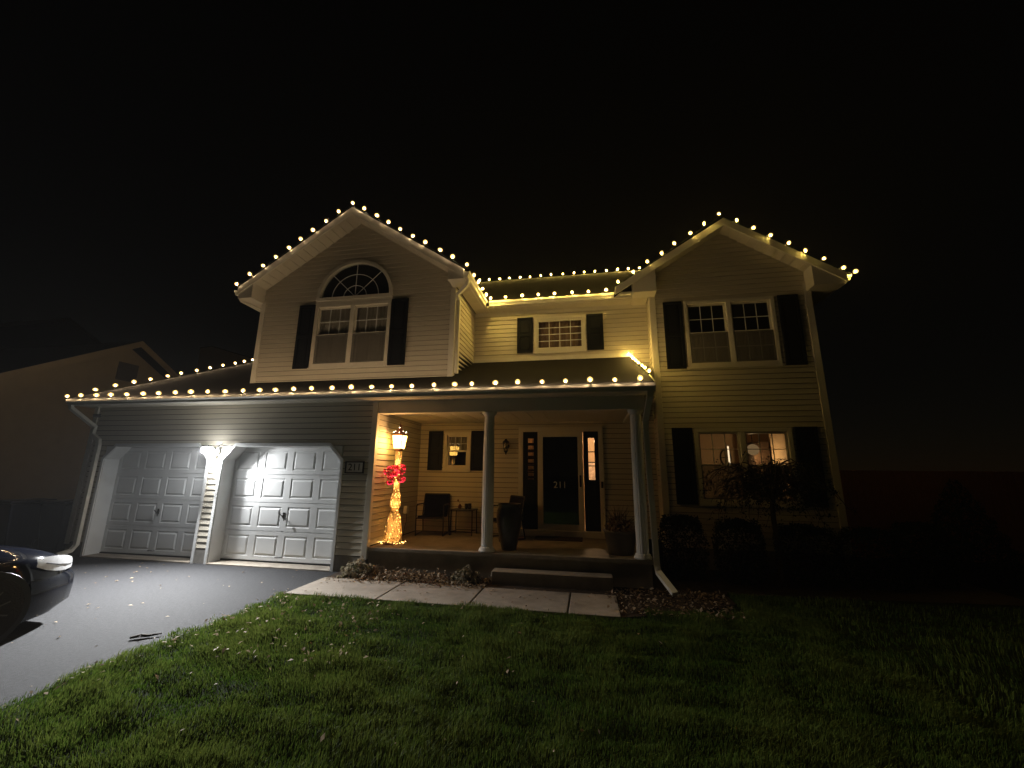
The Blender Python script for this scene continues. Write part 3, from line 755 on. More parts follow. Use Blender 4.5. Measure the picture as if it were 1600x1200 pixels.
fl = thing('lit_doorway_strip', 'thin bright vertical strip inside the lit window, in place of a lit doorway edge', 'lamp', (7.02, 3.4, .5))
m = MB(); m.lathe([(.12, 0), (.12, .02), (.015, .03), (.012, 1.42)], 12); m.build('stand', M['black'], fl)  # made-up stand under the glowing strip
m = MB(); m.tube([(0, 0, 1.42), (0, 0, 1.85)], .016, 10); m.build('tube', emit('doorway_glow', (1, .72, .42), .8), fl)  # glowing tube stands in for the lit edge of a doorway
cb = thing('tall_cabinet', 'tall dark cabinet at the right inside the lit window', 'cabinet', (8.0, 4.2, .5))
m = MB(); m.box(-.28, .05, -.4, .4, 0, 1.98); m.build('carcass', M['mat'], cb)
m = MB(); m.box(-.295, -.282, -.38, -.01, .05, 1.93); m.build('cabinet_door', M['mat'], cb); m = MB(); m.box(-.295, -.282, .01, .38, .05, 1.93); m.build('cabinet_door', M['mat'], cb)

# ------------------------------------------------------------------ step, mat, number plaque, small fittings
o = MB().box(2.28, 4.12, -.27, -.025, -.03, .205).build('porch_step', M['concrete'], None, bevel=.012)
tag(o, 'low concrete step in front of the porch door', 'step')
o = MB().box(2.72, 3.66, 1.42, 1.86, PF + .001, PF + .018).build('doormat', M['mat'], None, bevel=.004)
tag(o, 'flat brown doormat at the front door threshold', 'doormat')
npq = thing('house_number_sign', 'small framed plaque reading 211 on the siding right of the garage door', 'sign', (-.345, -.022, 1.765))
m = MB(); frame_rect(m, -.185, .185, -.026, .024, -.108, .108, .022); m.build('frame', M['bronze'], npq)
m = MB(); m.box(-.163, .163, -.012, -.002, -.086, .086); m.build('plate', M['signface'], npq)
text_mesh('number', '211', .175, .0012, mat('matte_black_paint', (.008, .007, .006), .9, spec=0.0), npq, (0, -.0135, 0), (PI / 2, 0, 0))
db_ = thing('doorbell', 'small doorbell button on the casing right of the storm door', 'doorbell', (SR + .05, PB - .048, 1.50))
MB().box(-.022, .022, -.022, 0, -.065, .065).build('housing', M['black'], db_, bevel=.006)
MB().lathe([(.013, 0), (.013, .008)], 12).build('button', M['white'], db_).rotation_euler = (PI / 2, 0, 0)
db_.children[1].location = (0, -.022, -.03)
wlt = thing('wall_lantern', 'unlit black lantern on the porch wall left of the front door', 'wall light', (2.05, PB - .02, 2.27))
MB().lathe([(.055, -.02), (.055, 0), (.04, .012)], 14).build('backplate', M['black'], wlt).rotation_euler = (PI / 2, 0, 0)
MB().tube([(0, -.01, .02), (0, -.06, .12), (0, -.10, .15), (0, -.115, .13)], .012, 8).build('arm', M['black'], wlt)
MB().lathe([(.012, .155), (.03, .13), (.075, .085), (.078, .07)], 8, (0, -.115, 0)).build('hood', M['black'], wlt)
MB().lathe([(.068, .068), (.042, -.10)], 8, (0, -.115, 0)).build('glass', glass('lantern_glass', (.75, .7, .6)), wlt)
MB().lathe([(.046, -.102), (.046, -.115), (.02, -.15), (.008, -.19)], 8, (0, -.115, 0)).build('finial', M['black'], wlt)
cr = MB()
for k in range(4):
    a = PI / 4 + k * PI / 2
    cr.tube([(.07 * math.cos(a), -.115 + .07 * math.sin(a), .068), (.045 * math.cos(a), -.115 + .045 * math.sin(a), -.10)], .006, 5)
cr.build('cage', M['black'], wlt)
sc_ = thing('security_camera', 'tiny dark security camera under the eave at the garage corner', 'camera', (-6.20, -.20, 2.968))
MB().lathe([(.035, -.02), (.035, 0)], 12).build('mount', M['trim'], sc_)
MB().tube([(0, 0, -.02), (0, -.01, -.17)], .008, 6).build('stem', M['trim'], sc_)
MB().tube([(.03, .04, -.19), (-.02, -.06, -.21)], .035, 10).build('body', M['black'], sc_)
ol = thing('outdoor_outlet', 'pale covered power outlet on the porch side wall behind the lamp post', 'outlet', (.02, 1.38, .92))
MB().box(0, .075, -.055, .055, -.07, .08).build('cover', M['white'], ol, bevel=.012)
MB().tube([(.05, 0, -.07), (.07, -.02, -.2), (.04, -.04, -.36), (.05, -.08, -.487), (.1, -.4, -.489), (.14, -.75, -.489)], .007, 6).build('plug_cable', M['black'], ol)

# garage flood light: two LED heads on a plate on the pillar
fld = thing('security_flood_light', 'blazing white twin head security light between the garage doors', 'flood light', (-3.32, -.022, 2.05))
MB().box(-.065, .065, -.03, 0, -.075, .075).build('backplate', M['white'], fld, bevel=.006)
MB().ball((0, -.055, -.085), .035, 10, 6).build('motion_sensor', M['white'], fld, smooth=True)
LEDM = emit('led_lens_white', (.97, .985, 1.0), 80)
for sx, aim, beams in ((-1, Vector((.40, -.84, -.36)), ((Vector((.20, -.86, -.47)), FLOOD_R, 150), (Vector((.80, .22, -.56)), DOOR_R, 130))), (1, Vector((-.35, -.75, -.55)), ((Vector((-.55, -.5, -.66)), FLOOD_L, 180),))):
    c = Vector((sx * .088, -.185, .02)); aim = aim.normalized()
    q = aim.to_track_quat('-Z', 'Y')
    m = MB(); m.lathe([(.062, .004), (.058, .03), (.03, .05)], 14)
    h_ = m.build('lamp_head', M['white'], fld, c, smooth=True); h_.rotation_euler = q.to_euler()
    m = MB(); m.tube([(0, 0, .04), (0, .02, .13), (-sx * .04, .03, .17)], .012, 6); m.build('arm', M['white'], h_)
    m = MB(); m.lathe([(.060, .0035), (.064, -.015), (.058, -.04), (.040, -.062), (.015, -.072)], 16); m.build('led_lens', LEDM, h_, smooth=True)
    for d, pw, spread in beams:
        l = bpy.data.lights.new('flood_beam', 'AREA'); l.shape = 'DISK'; l.size = .07; l.energy = pw; l.color = (.97, .985, 1.0); l.spread = math.radians(spread)
        lo = bpy.data.objects.new('flood_beam', l); COL.objects.link(lo); lo.parent = fld
        d = d.normalized(); lo.location = c + d * .085; lo.rotation_euler = d.to_track_quat('-Z', 'Y').to_euler()

# ------------------------------------------------------------------ light strings
def bulb_mesh(core, k=1.0):
    b = MB(); b.lathe([(.002, .024), (.009, .032), (.009, .044), (.002, .053)], 6); b.cur = 1
    b.lathe([(.010, -.022), (.013, -.018), (.013, .012)], 7); b.cur = 2
    b.lathe([(.012, .0125), (.033 * k, .024), (.038 * k, .046), (.030 * k, .070), (.006, .088)], 10)
    me = bpy.data.meshes.new('bulb'); me.from_pydata(b.v, [], b.f)
    for q in (core, M['bulb_cap'], M['halo_shell']): me.materials.append(q)
    me.polygons.foreach_set('material_index', b.m); me.update(); return me
BULB_ME = {'a': bulb_mesh(M['bulb_a'], 1.18), 'b': bulb_mesh(M['bulb_b'], 1.05), 'c': bulb_mesh(M['bulb_c'], .95)}
def string(label, pts, kind='b', tilt=(0, 0), group='strings of warm bulbs along the roof edges'):
    base = Vector(pts[0]); t = thing('string_lights', label, 'string lights', base, 0, group)
    loc = [Vector(p) - base for p in pts]
    path = []
    for i, p in enumerate(loc):
        path.append(p + Vector((0, 0, -.02)))
        if i + 1 < len(loc): path.append((p + loc[i + 1]) / 2 + Vector((0, 0, -.035 - .01 * random.random())))
    MB().tube(path, .0035, 5).build('wire', M['wire'], t)
    for p in loc:
        share('bulb', BULB_ME[kind], t, p, (tilt[0] + random.uniform(-.3, .3), tilt[1] + random.uniform(-.3, .3), random.uniform(0, 6)), (random.uniform(.8, 1.1),) * 2 + (random.uniform(.85, 1.15),))
    return t
def lerp_pts(a, b, n, jit=.018):
    a, b = Vector(a), Vector(b); d = (b - a).normalized()
    return [a + (b - a) * i / (n - 1) + d * random.uniform(-jit, jit) + Vector((0, 0, random.uniform(-.006, .006))) for i in range(n)]
gx = [-6.59, -6.22, -5.85, -5.48, -5.11, -4.72, -4.34, -3.95, -3.58, -3.22, -2.82, -2.45, -2.08, -1.76, -1.37, -1.02, -.62, -.25, .15, .53, .90, 1.28, 1.65, 1.96, 2.36, 2.72, 3.11, 3.50, 3.88, 4.25, 4.65]
string('long row of warm bulbs along the garage and porch gutter', [(x, -.535, 3.095) for x in gx], 'a')
string('row of bulbs climbing the left edge of the garage roof', [(-6.66, y, pz(y) + .10) for y in (-.04, .33, .68, 1.02, 1.40, 1.75, 2.14, 2.53, 2.92, 3.30, 3.62, 3.92)], 'a')
string('tight row of bulbs down the right edge of the porch roof', [(4.75 + .10 * (1.95 - y) / 1.9, y, pz(y) + .09) for y in (1.93, 1.65, 1.38, 1.11, .84, .57, .30, .03)], 'c')
sl_ = lerp_pts((LE - .02, RY - .045, gz(LE) + .09), (AX, RY - .045, AZ + .105), 10); sr_ = lerp_pts((AX, RY - .045, AZ + .105), (RE + .06, RY - .045, gz(RE) + .08), 10)[1:]
string('row of bulbs over both slopes of the left gable', sl_ + sr_, 'a')
string('short row of bulbs on the side gutter of the left gable', lerp_pts((1.63, .45, 5.585), (1.66, 1.40, 5.585), 4))
string('row of bulbs on the gutter above the small paned window', [(x, 1.575, 5.585) for x in (1.72, 2.07, 2.44, 2.82, 3.19, 3.56, 3.93, 4.30)])
string('distant row of bulbs along the main roof ridge', lerp_pts((.20, 5.98, 8.33), (5.70, 5.98, 8.33), 16))
wl_ = lerp_pts((4.54, WRY - .03, wz(4.54) + .08), (WAX - .08, WRY - .03, WAZ + .11), 8); wr_ = lerp_pts((WAX + .26, WRY - .03, wz(WAX + .26) + .09), (WRE - .05, WRY - .03, wz(WRE - .05) + .09), 7)
string('row of bulbs over both slopes of the right gable', wl_ + wr_ + [Vector((WRE + .16, WRY - .02, wz(WRE) + .03))])

# ------------------------------------------------------------------ lit decorative lamp post
LP = Vector((.27, .42, PF))
lp = thing('decorative_lamp_post', 'glowing gold lamp post decoration with red bow standing on the porch', 'lamp post', LP)
prof = [(r_ * (1.14 if z_ > .55 else 1.0), z_) for r_, z_ in [(.165, .05), (.155, .16), (.138, .30), (.118, .42), (.098, .52), (.060, .56), (.056, .59), (.072, .62), (.088, .68), (.084, .76), (.066, .86), (.052, .96), (.046, 1.10), (.048, 1.3), (.050, 1.5), (.052, 1.66)]]
def lattice(prof, n, t):
    m = MB(); rows = len(prof)
    def pt(i, k): r, z = prof[i]; a = 2 * PI * (k + .5 * (i % 2)) / n; return (r * math.cos(a), r * math.sin(a), z)
    for i in range(rows):
        for k in range(n):
            m.tube([pt(i, k), pt(i, k + 1)], t, 3, False)
            if i + 1 < rows:
                m.tube([pt(i, k), pt(i + 1, k)], t, 3, False); m.tube([pt(i, k), pt(i + 1, k + (1 if i % 2 else -1))], t, 3, False)
    return m
def resample(prof, step):
    out = []
    for (r0, z0), (r1, z1) in zip(prof[:-1], prof[1:]):
        n = max(1, int((z1 - z0) / step))
        for i in range(n): out.append((r0 + (r1 - r0) * i / n, z0 + (z1 - z0) * i / n))
    return out + [prof[-1]]
rp_ = resample(prof, .055)
skirt = [p for p in rp_ if p[1] <= .56]; shaft = [p for p in rp_ if p[1] >= .55]
lattice(skirt, 16, .0045).build('skirt', M['gold'], lp); lattice(shaft, 10, .0040).build('shaft', M['gold'], lp)
M['mini'] = emit('mini_light_glow', (1.0, .52, .13), 8)
M['tinsel_film'] = leafy('pale_tinsel_film', (.48, .36, .18), (.55, .44, .26), .5, .5)
fm = MB(); fm.lathe([(p[0] * .80, p[1]) for p in prof], 18); fm.build('tinsel_lining', M['tinsel_film'], lp, smooth=True)
bd = MB()
def bead(m, c, r): 
    k = len(m.v); m.v += [(c[0]+r,c[1],c[2]),(c[0]-r,c[1],c[2]),(c[0],c[1]+r,c[2]),(c[0],c[1]-r,c[2]),(c[0],c[1],c[2]+r),(c[0],c[1],c[2]-r)]
    for fc in ((0,2,4),(2,1,4),(1,3,4),(3,0,4),(2,0,5),(1,2,5),(3,1,5),(0,3,5)): m.f.append(tuple(k + i for i in fc)); m.m.append(0)
for i in range(230):
    z = random.uniform(.05, 1.66)
    r = np.interp(z, [p[1] for p in prof], [p[0] for p in prof]) * random.uniform(.75, 1.04); a = random.uniform(0, 2 * PI)
    bead(bd, (r * math.cos(a), r * math.sin(a), z), .0058)
o = bd.build('mini_lights', M['mini'], lp); o['kind'] = 'stuff'
br = MB()
for i in range(60):
    a = random.uniform(0, 2 * PI); r = .27 * math.sqrt(random.random()); bead(br, (r * math.cos(a), r * math.sin(a) * .8, .012 + .03 * random.random()), .0055)
o = br.build('base_lights', M['mini'], lp); o['kind'] = 'stuff'
bs = MB()
for rr in (.14, .20, .26):
    bs.tube([(rr * math.cos(a * PI / 12), rr * .8 * math.sin(a * PI / 12), .012) for a in range(25)], .006, 5)
for k in range(8): bs.tube([(.02 * math.cos(k), .02 * math.sin(k), .012), (.27 * math.cos(k * PI / 4), .22 * math.sin(k * PI / 4), .012)], .005, 5)
bs.build('base', M['copper'], lp)
# lantern head
M['lantern'] = emit('lantern_panel_glow', (1.0, .54, .10), 8)
hz0, hz1, hr0, hr1 = 1.70, 1.95, .085, .118
hm = MB()
cs = lambda r, z: [(r * math.cos(PI / 4 + k * PI / 2), r * math.sin(PI / 4 + k * PI / 2), z) for k in range(4)]
a_, b_ = cs(hr0 * 1.25, hz0), cs(hr1 * 1.25, hz1)
for k in range(4): hm.quad(a_[k], a_[(k+1) % 4], b_[(k+1) % 4], b_[k])
hm.build('lantern_panels', M['lantern'], lp)
hf = MB()
for k in range(4):
    hf.tube([a_[k], b_[k]], .006, 5)
    for t in (0, .5, 1): 
        p0 = Vector(a_[k]).lerp(Vector(b_[k]), t); p1 = Vector(a_[(k+1) % 4]).lerp(Vector(b_[(k+1) % 4]), t); hf.tube([p0, p1], .0045, 4)
    m0 = (Vector(a_[k]) + Vector(a_[(k+1) % 4])) / 2; m1 = (Vector(b_[k]) + Vector(b_[(k+1) % 4])) / 2; hf.tube([m0 * 1.01, m1 * 1.01], .003, 4)
hf.build('lantern_frame', M['copper'], lp)
MB().lathe([(.075, 1.655), (.078, 1.70), (.05, 1.702)], 12).build('lantern_collar', M['copper'], lp)
hr = MB(); hr.lathe([(.165, 1.945), (.168, 1.96), (.13, 1.99), (.085, 2.02), (.06, 2.035), (.055, 2.06), (.035, 2.09), (.018, 2.11), (.022, 2.13), (.008, 2.16), (.003, 2.21)], 8); hr.build('lantern_roof', M['copper'], lp)
tp = MB()
for k in range(10): bead(tp, (.12 * math.cos(k * .63), .12 * math.sin(k * .63), 2.005 + .02 * (k % 2)), .006)
bead(tp, (0, -.03, 2.10), .008); o = tp.build('roof_lights', emit('roof_mini_glow', (1, .75, .5), 12), lp); o['kind'] = 'stuff'
# bow: loops of tinsel strands
bw = MB(); bl = MB()
bow = bpy.data.objects.new('bow', None)
def blob(c, rx, ry, rz_, n):
    for i in range(n):
        d = Vector((random.gauss(0, 1), random.gauss(0, 1), random.gauss(0, 1))).normalized()
        p = Vector((c[0] * 1.15, c[1] * 1.1, 1.24 + (c[2] - 1.24) * 1.15)) + Vector((d.x * rx * 1.1, d.y * ry, d.z * rz_)) * random.uniform(.75, 1)
        e = Vector((random.gauss(0, 1), random.gauss(0, 1), random.gauss(0, 1))).normalized()
        bw.tube([p - e * .028, p + d * .012, p + e * .028], [.002, .009, .002], 4, False)
        if i % 3 == 0: bead(bl, p + d * .014, .0085)
for c, rx, rz_, n in (((-.115, -.08, 1.27), .085, .085, 95), ((.095, -.08, 1.31), .085, .085, 95), ((-.01, -.095, 1.24), .045, .05, 40), ((-.085, -.08, 1.12), .055, .06, 50), ((.115, -.08, 1.15), .06, .06, 50), ((-.01, -.075, 1.33), .06, .04, 30)):
    blob(c, rx, .05, rz_, n)
bo = bw.build('bow', M['red'], lp); bo['label'] = 'red tinsel bow with tiny red lights'
bl.build('bow_lights', emit('red_mini_glow', (1.0, .025, .06), 7), bo)['kind'] = 'stuff'
for z in (.12, .34, .70, 1.05, 1.45): point('inner_light', (0, 0, z), POST_W / 5, (1.0, .54, .20), .03, lp)
point('lantern_light', (0, -.16, 1.84), POST_W * 1.1, (1.0, .54, .20), .05, lp)

# ------------------------------------------------------------------ porch furniture
def make_chair(label, loc, rz):
    t = thing('patio_chair', label, 'chair', loc, rz, 'dark sling patio chairs on the porch')
    # local: faces -Y
    for s in (-1, 1):
        x = s * .285
        MB().tube([(x, -.27, 0), (x, -.29, .30), (x, -.28, .585), (x, -.25, .61), (x, .20, .60), (x, .24, .58)], .014, 8).build('arm', M['black'], t)
        MB().tube([(x, -.27, .012), (x, 0, .018), (x, .30, .012)], .013, 8).build('runner', M['black'], t)
        MB().tube([(x, .30, .01), (x, .22, .40), (x * .95, .30, .80)], .014, 8).build('rear_leg', M['black'], t)
    m = MB(); n = 8
    prof_ = [(-.28, .36), (-.25, .385), (-.1, .375), (.1, .365), (.2, .37)]
    for (y0, z0), (y1, z1) in zip(prof_[:-1], prof_[1:]): m.prism([(-.262, y0, z0), (.262, y0, z0), (.262, y1, z1), (-.262, y1, z1)], (0, 0, -.02))
    m.build('seat', M['chair'], t)
    m = MB(); bp_ = [(.20, .37), (.235, .50), (.265, .65), (.30, .80)]
    for (y0, z0), (y1, z1) in zip(bp_[:-1], bp_[1:]): m.prism([(-.262, y0, z0), (.262, y0, z0), (.262, y1, z1), (-.262, y1, z1)], (0, .02, 0))
    m.build('backrest', M['chair'], t)
    MB().tube([(-.285, -.285, .34), (.285, -.285, .34)], .013, 8).build('front_rail', M['black'], t)
    MB().tube([(-.27, .305, .80), (.27, .305, .80)], .013, 8).build('top_rail', M['black'], t)
    return t
ch = make_chair('dark patio chair left of the small table under the porch window', (.55, 1.66, PF), .12)
c2 = copy_tree(ch); c2.location = (2.14, 1.45, PF); c2.rotation_euler = (0, 0, -.85)
c2['label'] = 'dark patio chair behind the white column and the urn'
tb = thing('side_table', 'small dark metal side table between the two patio chairs', 'table', (1.19, 1.78, PF))
MB().box(-.25, .25, -.20, .20, .485, .51).build('tabletop', M['black'], tb, bevel=.005)
for sx in (-1, 1):
    for sy in (-1, 1): MB().tube([(sx * .225, sy * .175, .485), (sx * .235, sy * .185, .0)], .012, 8).build('leg', M['black'], tb)
MB().tube([(-.23, -.18, .07), (0, -.12, .075), (.23, -.18, .07)], .008, 6).tube([(-.23, .18, .07), (0, .12, .075), (.23, .18, .07)], .008, 6).tube([(-.23, -.18, .07), (-.16, 0, .075), (-.23, .18, .07)], .008, 6).tube([(.23, -.18, .07), (.16, 0, .075), (.23, .18, .07)], .008, 6).build('stretcher', M['black'], tb)
for i, (dx, r_, h_, lb) in enumerate(((.06, .035, .115, 'dark cup in the middle of the side table'), (.135, .038, .12, 'dark cup at the right end of the side table'))):
    c = MB().lathe([(r_ * .8, 0), (r_, h_ * .3), (r_ * 1.02, h_), (r_ * .88, h_), (r_ * .8, h_ * .35), (r_ * .5, h_ * .3)], 14).build('cup', M['black'], None, (1.19 + dx, 1.72, PF + .511), smooth=True); tag(c, lb, 'cup', 'cups on the porch table')
vz = thing('bud_vase', 'tiny tan vase with a single bloom on the side table', 'vase', (1.10, 1.76, PF + .511))
MB().lathe([(.02, 0), (.04, .03), (.042, .06), (.015, .09), (.02, .10)], 14).build('vase', M['copper'], vz, smooth=True)
MB().tube([(0, 0, .09), (-.02, 0, .14), (-.045, 0, .17)], .003, 5).build('stem', M['bark'], vz); MB().ball((-.045, 0, .175), .022, 8, 5).build('bloom', M['copper'], vz)
ur = thing('tall_urn', 'tall dark glazed urn beside the left porch column', 'urn', (2.44, .33, PF))
MB().lathe([(.125, 0), (.13, .02), (.165, .18), (.205, .38), (.222, .54), (.212, .64), (.185, .70), (.195, .73), (.20, .75), (.17, .75), (.165, .70), (.15, .60)], 28).build('body', M['urn'], ur, smooth=True)
MB().lathe([(.15, .69), (.155, .695)], 20).build('potting_soil', M['mulch'], ur)

def leaf_cloud(n, fn, size, seed, asp=.55):
    """numpy cloud of n small leaf quads; fn(rng, n) -> (positions Nx3, outward normals Nx3)"""
    rg = np.random.default_rng(seed); p, nr = fn(rg, n)
    d = nr + rg.normal(0, .55, (n, 3)); d /= np.linalg.norm(d, axis=1, keepdims=True)
    a = np.cross(d, rg.normal(0, 1, (n, 3))); a /= np.linalg.norm(a, axis=1, keepdims=True) + 1e-9
    b = np.cross(d, a); s = (size * rg.uniform(.6, 1.35, n))[:, None]
    v = np.stack([p - a * s, p - b * s * asp, p + a * s, p + b * s * asp], 1).reshape(-1, 3)
    return v, np.repeat(rg.uniform(0, 1, n), 4)
def cloud_mesh(name, v, tone, m_, k=4):
    me = bpy.data.meshes.new(name); n = len(v) // k
    me.vertices.add(len(v)); me.vertices.foreach_set('co', np.ascontiguousarray(v, np.float32).ravel())
    me.loops.add(n * k); me.loops.foreach_set('vertex_index', np.arange(n * k, dtype=np.int32))
    me.polygons.add(n); me.polygons.foreach_set('loop_start', np.arange(0, n * k, k, dtype=np.int32))
    at = me.attributes.new('tone', 'FLOAT', 'POINT'); at.data.foreach_set('value', np.asarray(tone, np.float32))
    me.materials.append(m_); me.update(calc_edges=True); return me
def mesh_obj(name, me, parent=None, loc=(0,0,0)):
    o = bpy.data.objects.new(name, me); COL.objects.link(o); o.location = loc
    if parent is not None: o.parent = parent
    return o
pt_ = thing('potted_plant', 'dry plant in a grey tapered pot beside the right porch column', 'potted plant', (4.30, .42, PF))
MB().lathe([(.20, 0), (.205, .02), (.262, .33), (.275, .335), (.275, .37), (.25, .37), (.24, .30)], 26).build('pot', M['pot'], pt_, smooth=True)
MB().lathe([(.235, .30), (.24, .305)], 20).build('potting_soil', M['mulch'], pt_)
sp = MB()
for i in range(60):
    a = random.uniform(0, 2 * PI); rr = random.uniform(.05, .30); h_ = random.uniform(.18, .46)
    sp.tube([(.08 * math.cos(a), .08 * math.sin(a), .30), (rr * .6 * math.cos(a), rr * .6 * math.sin(a), .32 + h_ * .7), (rr * math.cos(a + .2), rr * math.sin(a + .2), .32 + h_)], [.004, .003, .001], 4, False)
sp.build('stems', M['bark'], pt_)
def dome(rx, ry, rz_, lump=.12):
    def fn(rg, n):
        d = rg.normal(0, 1, (n, 3)); d /= np.linalg.norm(d, axis=1, keepdims=True); d[:, 2] = np.abs(d[:, 2])
        k = rg.uniform(.55, 1, n) ** .5
        k = k * (1 + lump * np.sin(d[:, 0] * 7 + d[:, 1] * 5) * np.cos(d[:, 2] * 6 + d[:, 1] * 4))
        return d * np.array([rx, ry, rz_]) * k[:, None], d
    return fn
v, t_ = leaf_cloud(420, dome(.26, .26, .22, .2), .03, 5); mesh_obj('leaves', cloud_mesh('leaves', v, t_, M['leaf_litter']), pt_, (0, 0, .36))

# ------------------------------------------------------------------ planting
def boxy(rx, ry, rz_):
    def fn(rg, n):
        u = rg.uniform(0, 2 * PI, n); z = rg.uniform(0, 1, n)
        top = rg.random(n) < .35
        r = np.where(top, np.sqrt(rg.random(n)), 1 - .18 * rg.random(n)) * (1 - .9 * np.clip(z - .55, 0, 1) ** 1.5) * (.86 + .14 * np.sin(np.clip(z, 0, .8) * 2.2))
        z = np.where(top, .97 - .22 * r ** 2 + .05 * rg.random(n) + .02 * np.sin(u * 3), z); r = np.where(top, r * .85, r)
        nrm = np.stack([np.cos(u) * np.where(top, .2, 1), np.sin(u) * np.where(top, .2, 1), np.where(top, 1, .15)], 1)
        lump = 1 + .06 * np.sin(u * 4 + z * 6)
        return np.stack([rx * r * np.cos(u) * lump, ry * r * np.sin(u) * lump, z * rz_], 1), nrm
    return fn
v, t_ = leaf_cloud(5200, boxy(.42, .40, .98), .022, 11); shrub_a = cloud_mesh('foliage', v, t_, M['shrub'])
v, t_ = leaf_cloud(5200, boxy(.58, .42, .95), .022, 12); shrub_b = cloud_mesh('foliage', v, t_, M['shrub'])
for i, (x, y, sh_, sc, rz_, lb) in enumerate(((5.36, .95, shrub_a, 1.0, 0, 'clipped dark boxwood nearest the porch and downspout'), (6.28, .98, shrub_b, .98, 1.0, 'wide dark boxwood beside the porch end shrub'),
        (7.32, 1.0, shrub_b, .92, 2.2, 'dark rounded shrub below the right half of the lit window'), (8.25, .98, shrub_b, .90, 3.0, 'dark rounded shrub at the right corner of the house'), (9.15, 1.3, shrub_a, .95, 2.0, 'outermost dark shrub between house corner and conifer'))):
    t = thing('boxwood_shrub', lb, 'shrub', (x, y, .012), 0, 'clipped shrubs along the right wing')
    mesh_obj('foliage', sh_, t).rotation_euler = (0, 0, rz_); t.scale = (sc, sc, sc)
    m = MB()
    for k in range(5): m.tube([(0, 0, -.02), (.22 * math.cos(k * 1.3), .2 * math.sin(k * 1.3), .5)], [.02, .008], 5)
    m.build('stems', M['bark'], t)
def cone(rx, h):
    def fn(rg, n):
        z = 1 - np.sqrt(rg.random(n)); u = rg.uniform(0, 2 * PI, n)
        r = rx * (1 - z) ** .8 * (1 - .25 * rg.random(n)) * (1 + .10 * np.sin(z * 40 + u * 3)) + .02
        return np.stack([r * np.cos(u), r * np.sin(u), z * h], 1), np.stack([np.cos(u), np.sin(u), np.full(n, .4)], 1)
    return fn
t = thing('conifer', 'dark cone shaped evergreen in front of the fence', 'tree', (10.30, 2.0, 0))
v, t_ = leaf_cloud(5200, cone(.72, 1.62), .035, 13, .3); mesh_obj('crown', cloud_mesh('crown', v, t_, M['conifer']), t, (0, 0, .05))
MB().tube([(0, 0, -.03), (0, 0, 1.5)], [.05, .01], 8).build('trunk', M['bark'], t)
# weeping bare tree in front of the lit window
t = thing('weeping_tree', 'small bare weeping tree silhouetted against the lit window', 'tree', (6.74, .62, 0))
tr_ = MB(); tr_.tube([(0, 0, -.03), (.02, .01, .5), (-.02, 0, 1.0), (.0, .02, 1.45)], [.05, .042, .036, .03], 10); tr_.build('trunk', M['bark'], t)
rb = random.Random(21); brm = MB(); tips = []
for i in range(78):
    a = rb.uniform(0, 2 * PI); L = rb.uniform(.40, 1.12); h0 = rb.uniform(1.30, 1.48); rise = rb.uniform(.15, .62)
    pts = []
    for k in range(9):
        s = k / 8; aa = a + .35 * math.sin(s * 3 + i) * s
        pts.append((L * s * math.cos(aa) + .02 * rb.gauss(0, 1) * s, .55 * L * s * math.sin(aa) + .02 * rb.gauss(0, 1) * s, h0 + rise * math.sin(s * PI * .62) * 1.1 - .42 * s ** 3 * rb.uniform(.7, 1.3)))
    brm.tube(pts, [.019 * (1 - .8 * k / 8) for k in range(9)], 5, False)
    for j in range(5):
        k = rb.randint(3, 8); p = Vector(pts[k]); d = Vector((rb.gauss(0, 1), rb.gauss(0, .6), rb.gauss(-.3, .6))).normalized() * rb.uniform(.10, .26)
        q = p + d * .6 + Vector((0, 0, .03)); e_ = p + d + Vector((0, 0, -.08)); brm.tube([p, q, e_], [.005, .004, .0015], 4, False); tips.append(e_); tips.append(q)
brm.build('branches', M['bark'], t)
def at_tips(rg, n):
    idx = rg.integers(0, len(tips), n); p = np.array([tuple(tips[i]) for i in idx]) + rg.normal(0, .03, (n, 3)); return p, rg.normal(0, 1, (n, 3))
v, t_ = leaf_cloud(3600, at_tips, .024, 31, .4); mesh_obj('leaves', cloud_mesh('leaves', v, t_, M['conifer']), t)
# dried mums by the porch
for (x, y, r_, h_, lb) in ((.02, -.28, .30, .24, 'large dried pale mum clump at the corner of the garage and walk'), (1.86, -.24, .24, .20, 'small yellowish mum clump left of the concrete step')):
    t = thing('dried_mum', lb, 'plant', (x, y, .012), 0, 'dried mums along the porch base')
    v, t_ = leaf_cloud(900, dome(r_, r_ * .8, h_, .3), .027, int(x * 10) + 50, .8); mesh_obj('flowers', cloud_mesh('flowers', v, t_, M['mum']), t)
    m = MB()
    for k in range(9): m.tube([(0, 0, -.01), (r_ * .7 * math.cos(k * .7), r_ * .6 * math.sin(k * .7), h_ * .7)], [.006, .003], 4)
    m.build('stems', M['bark'], t)

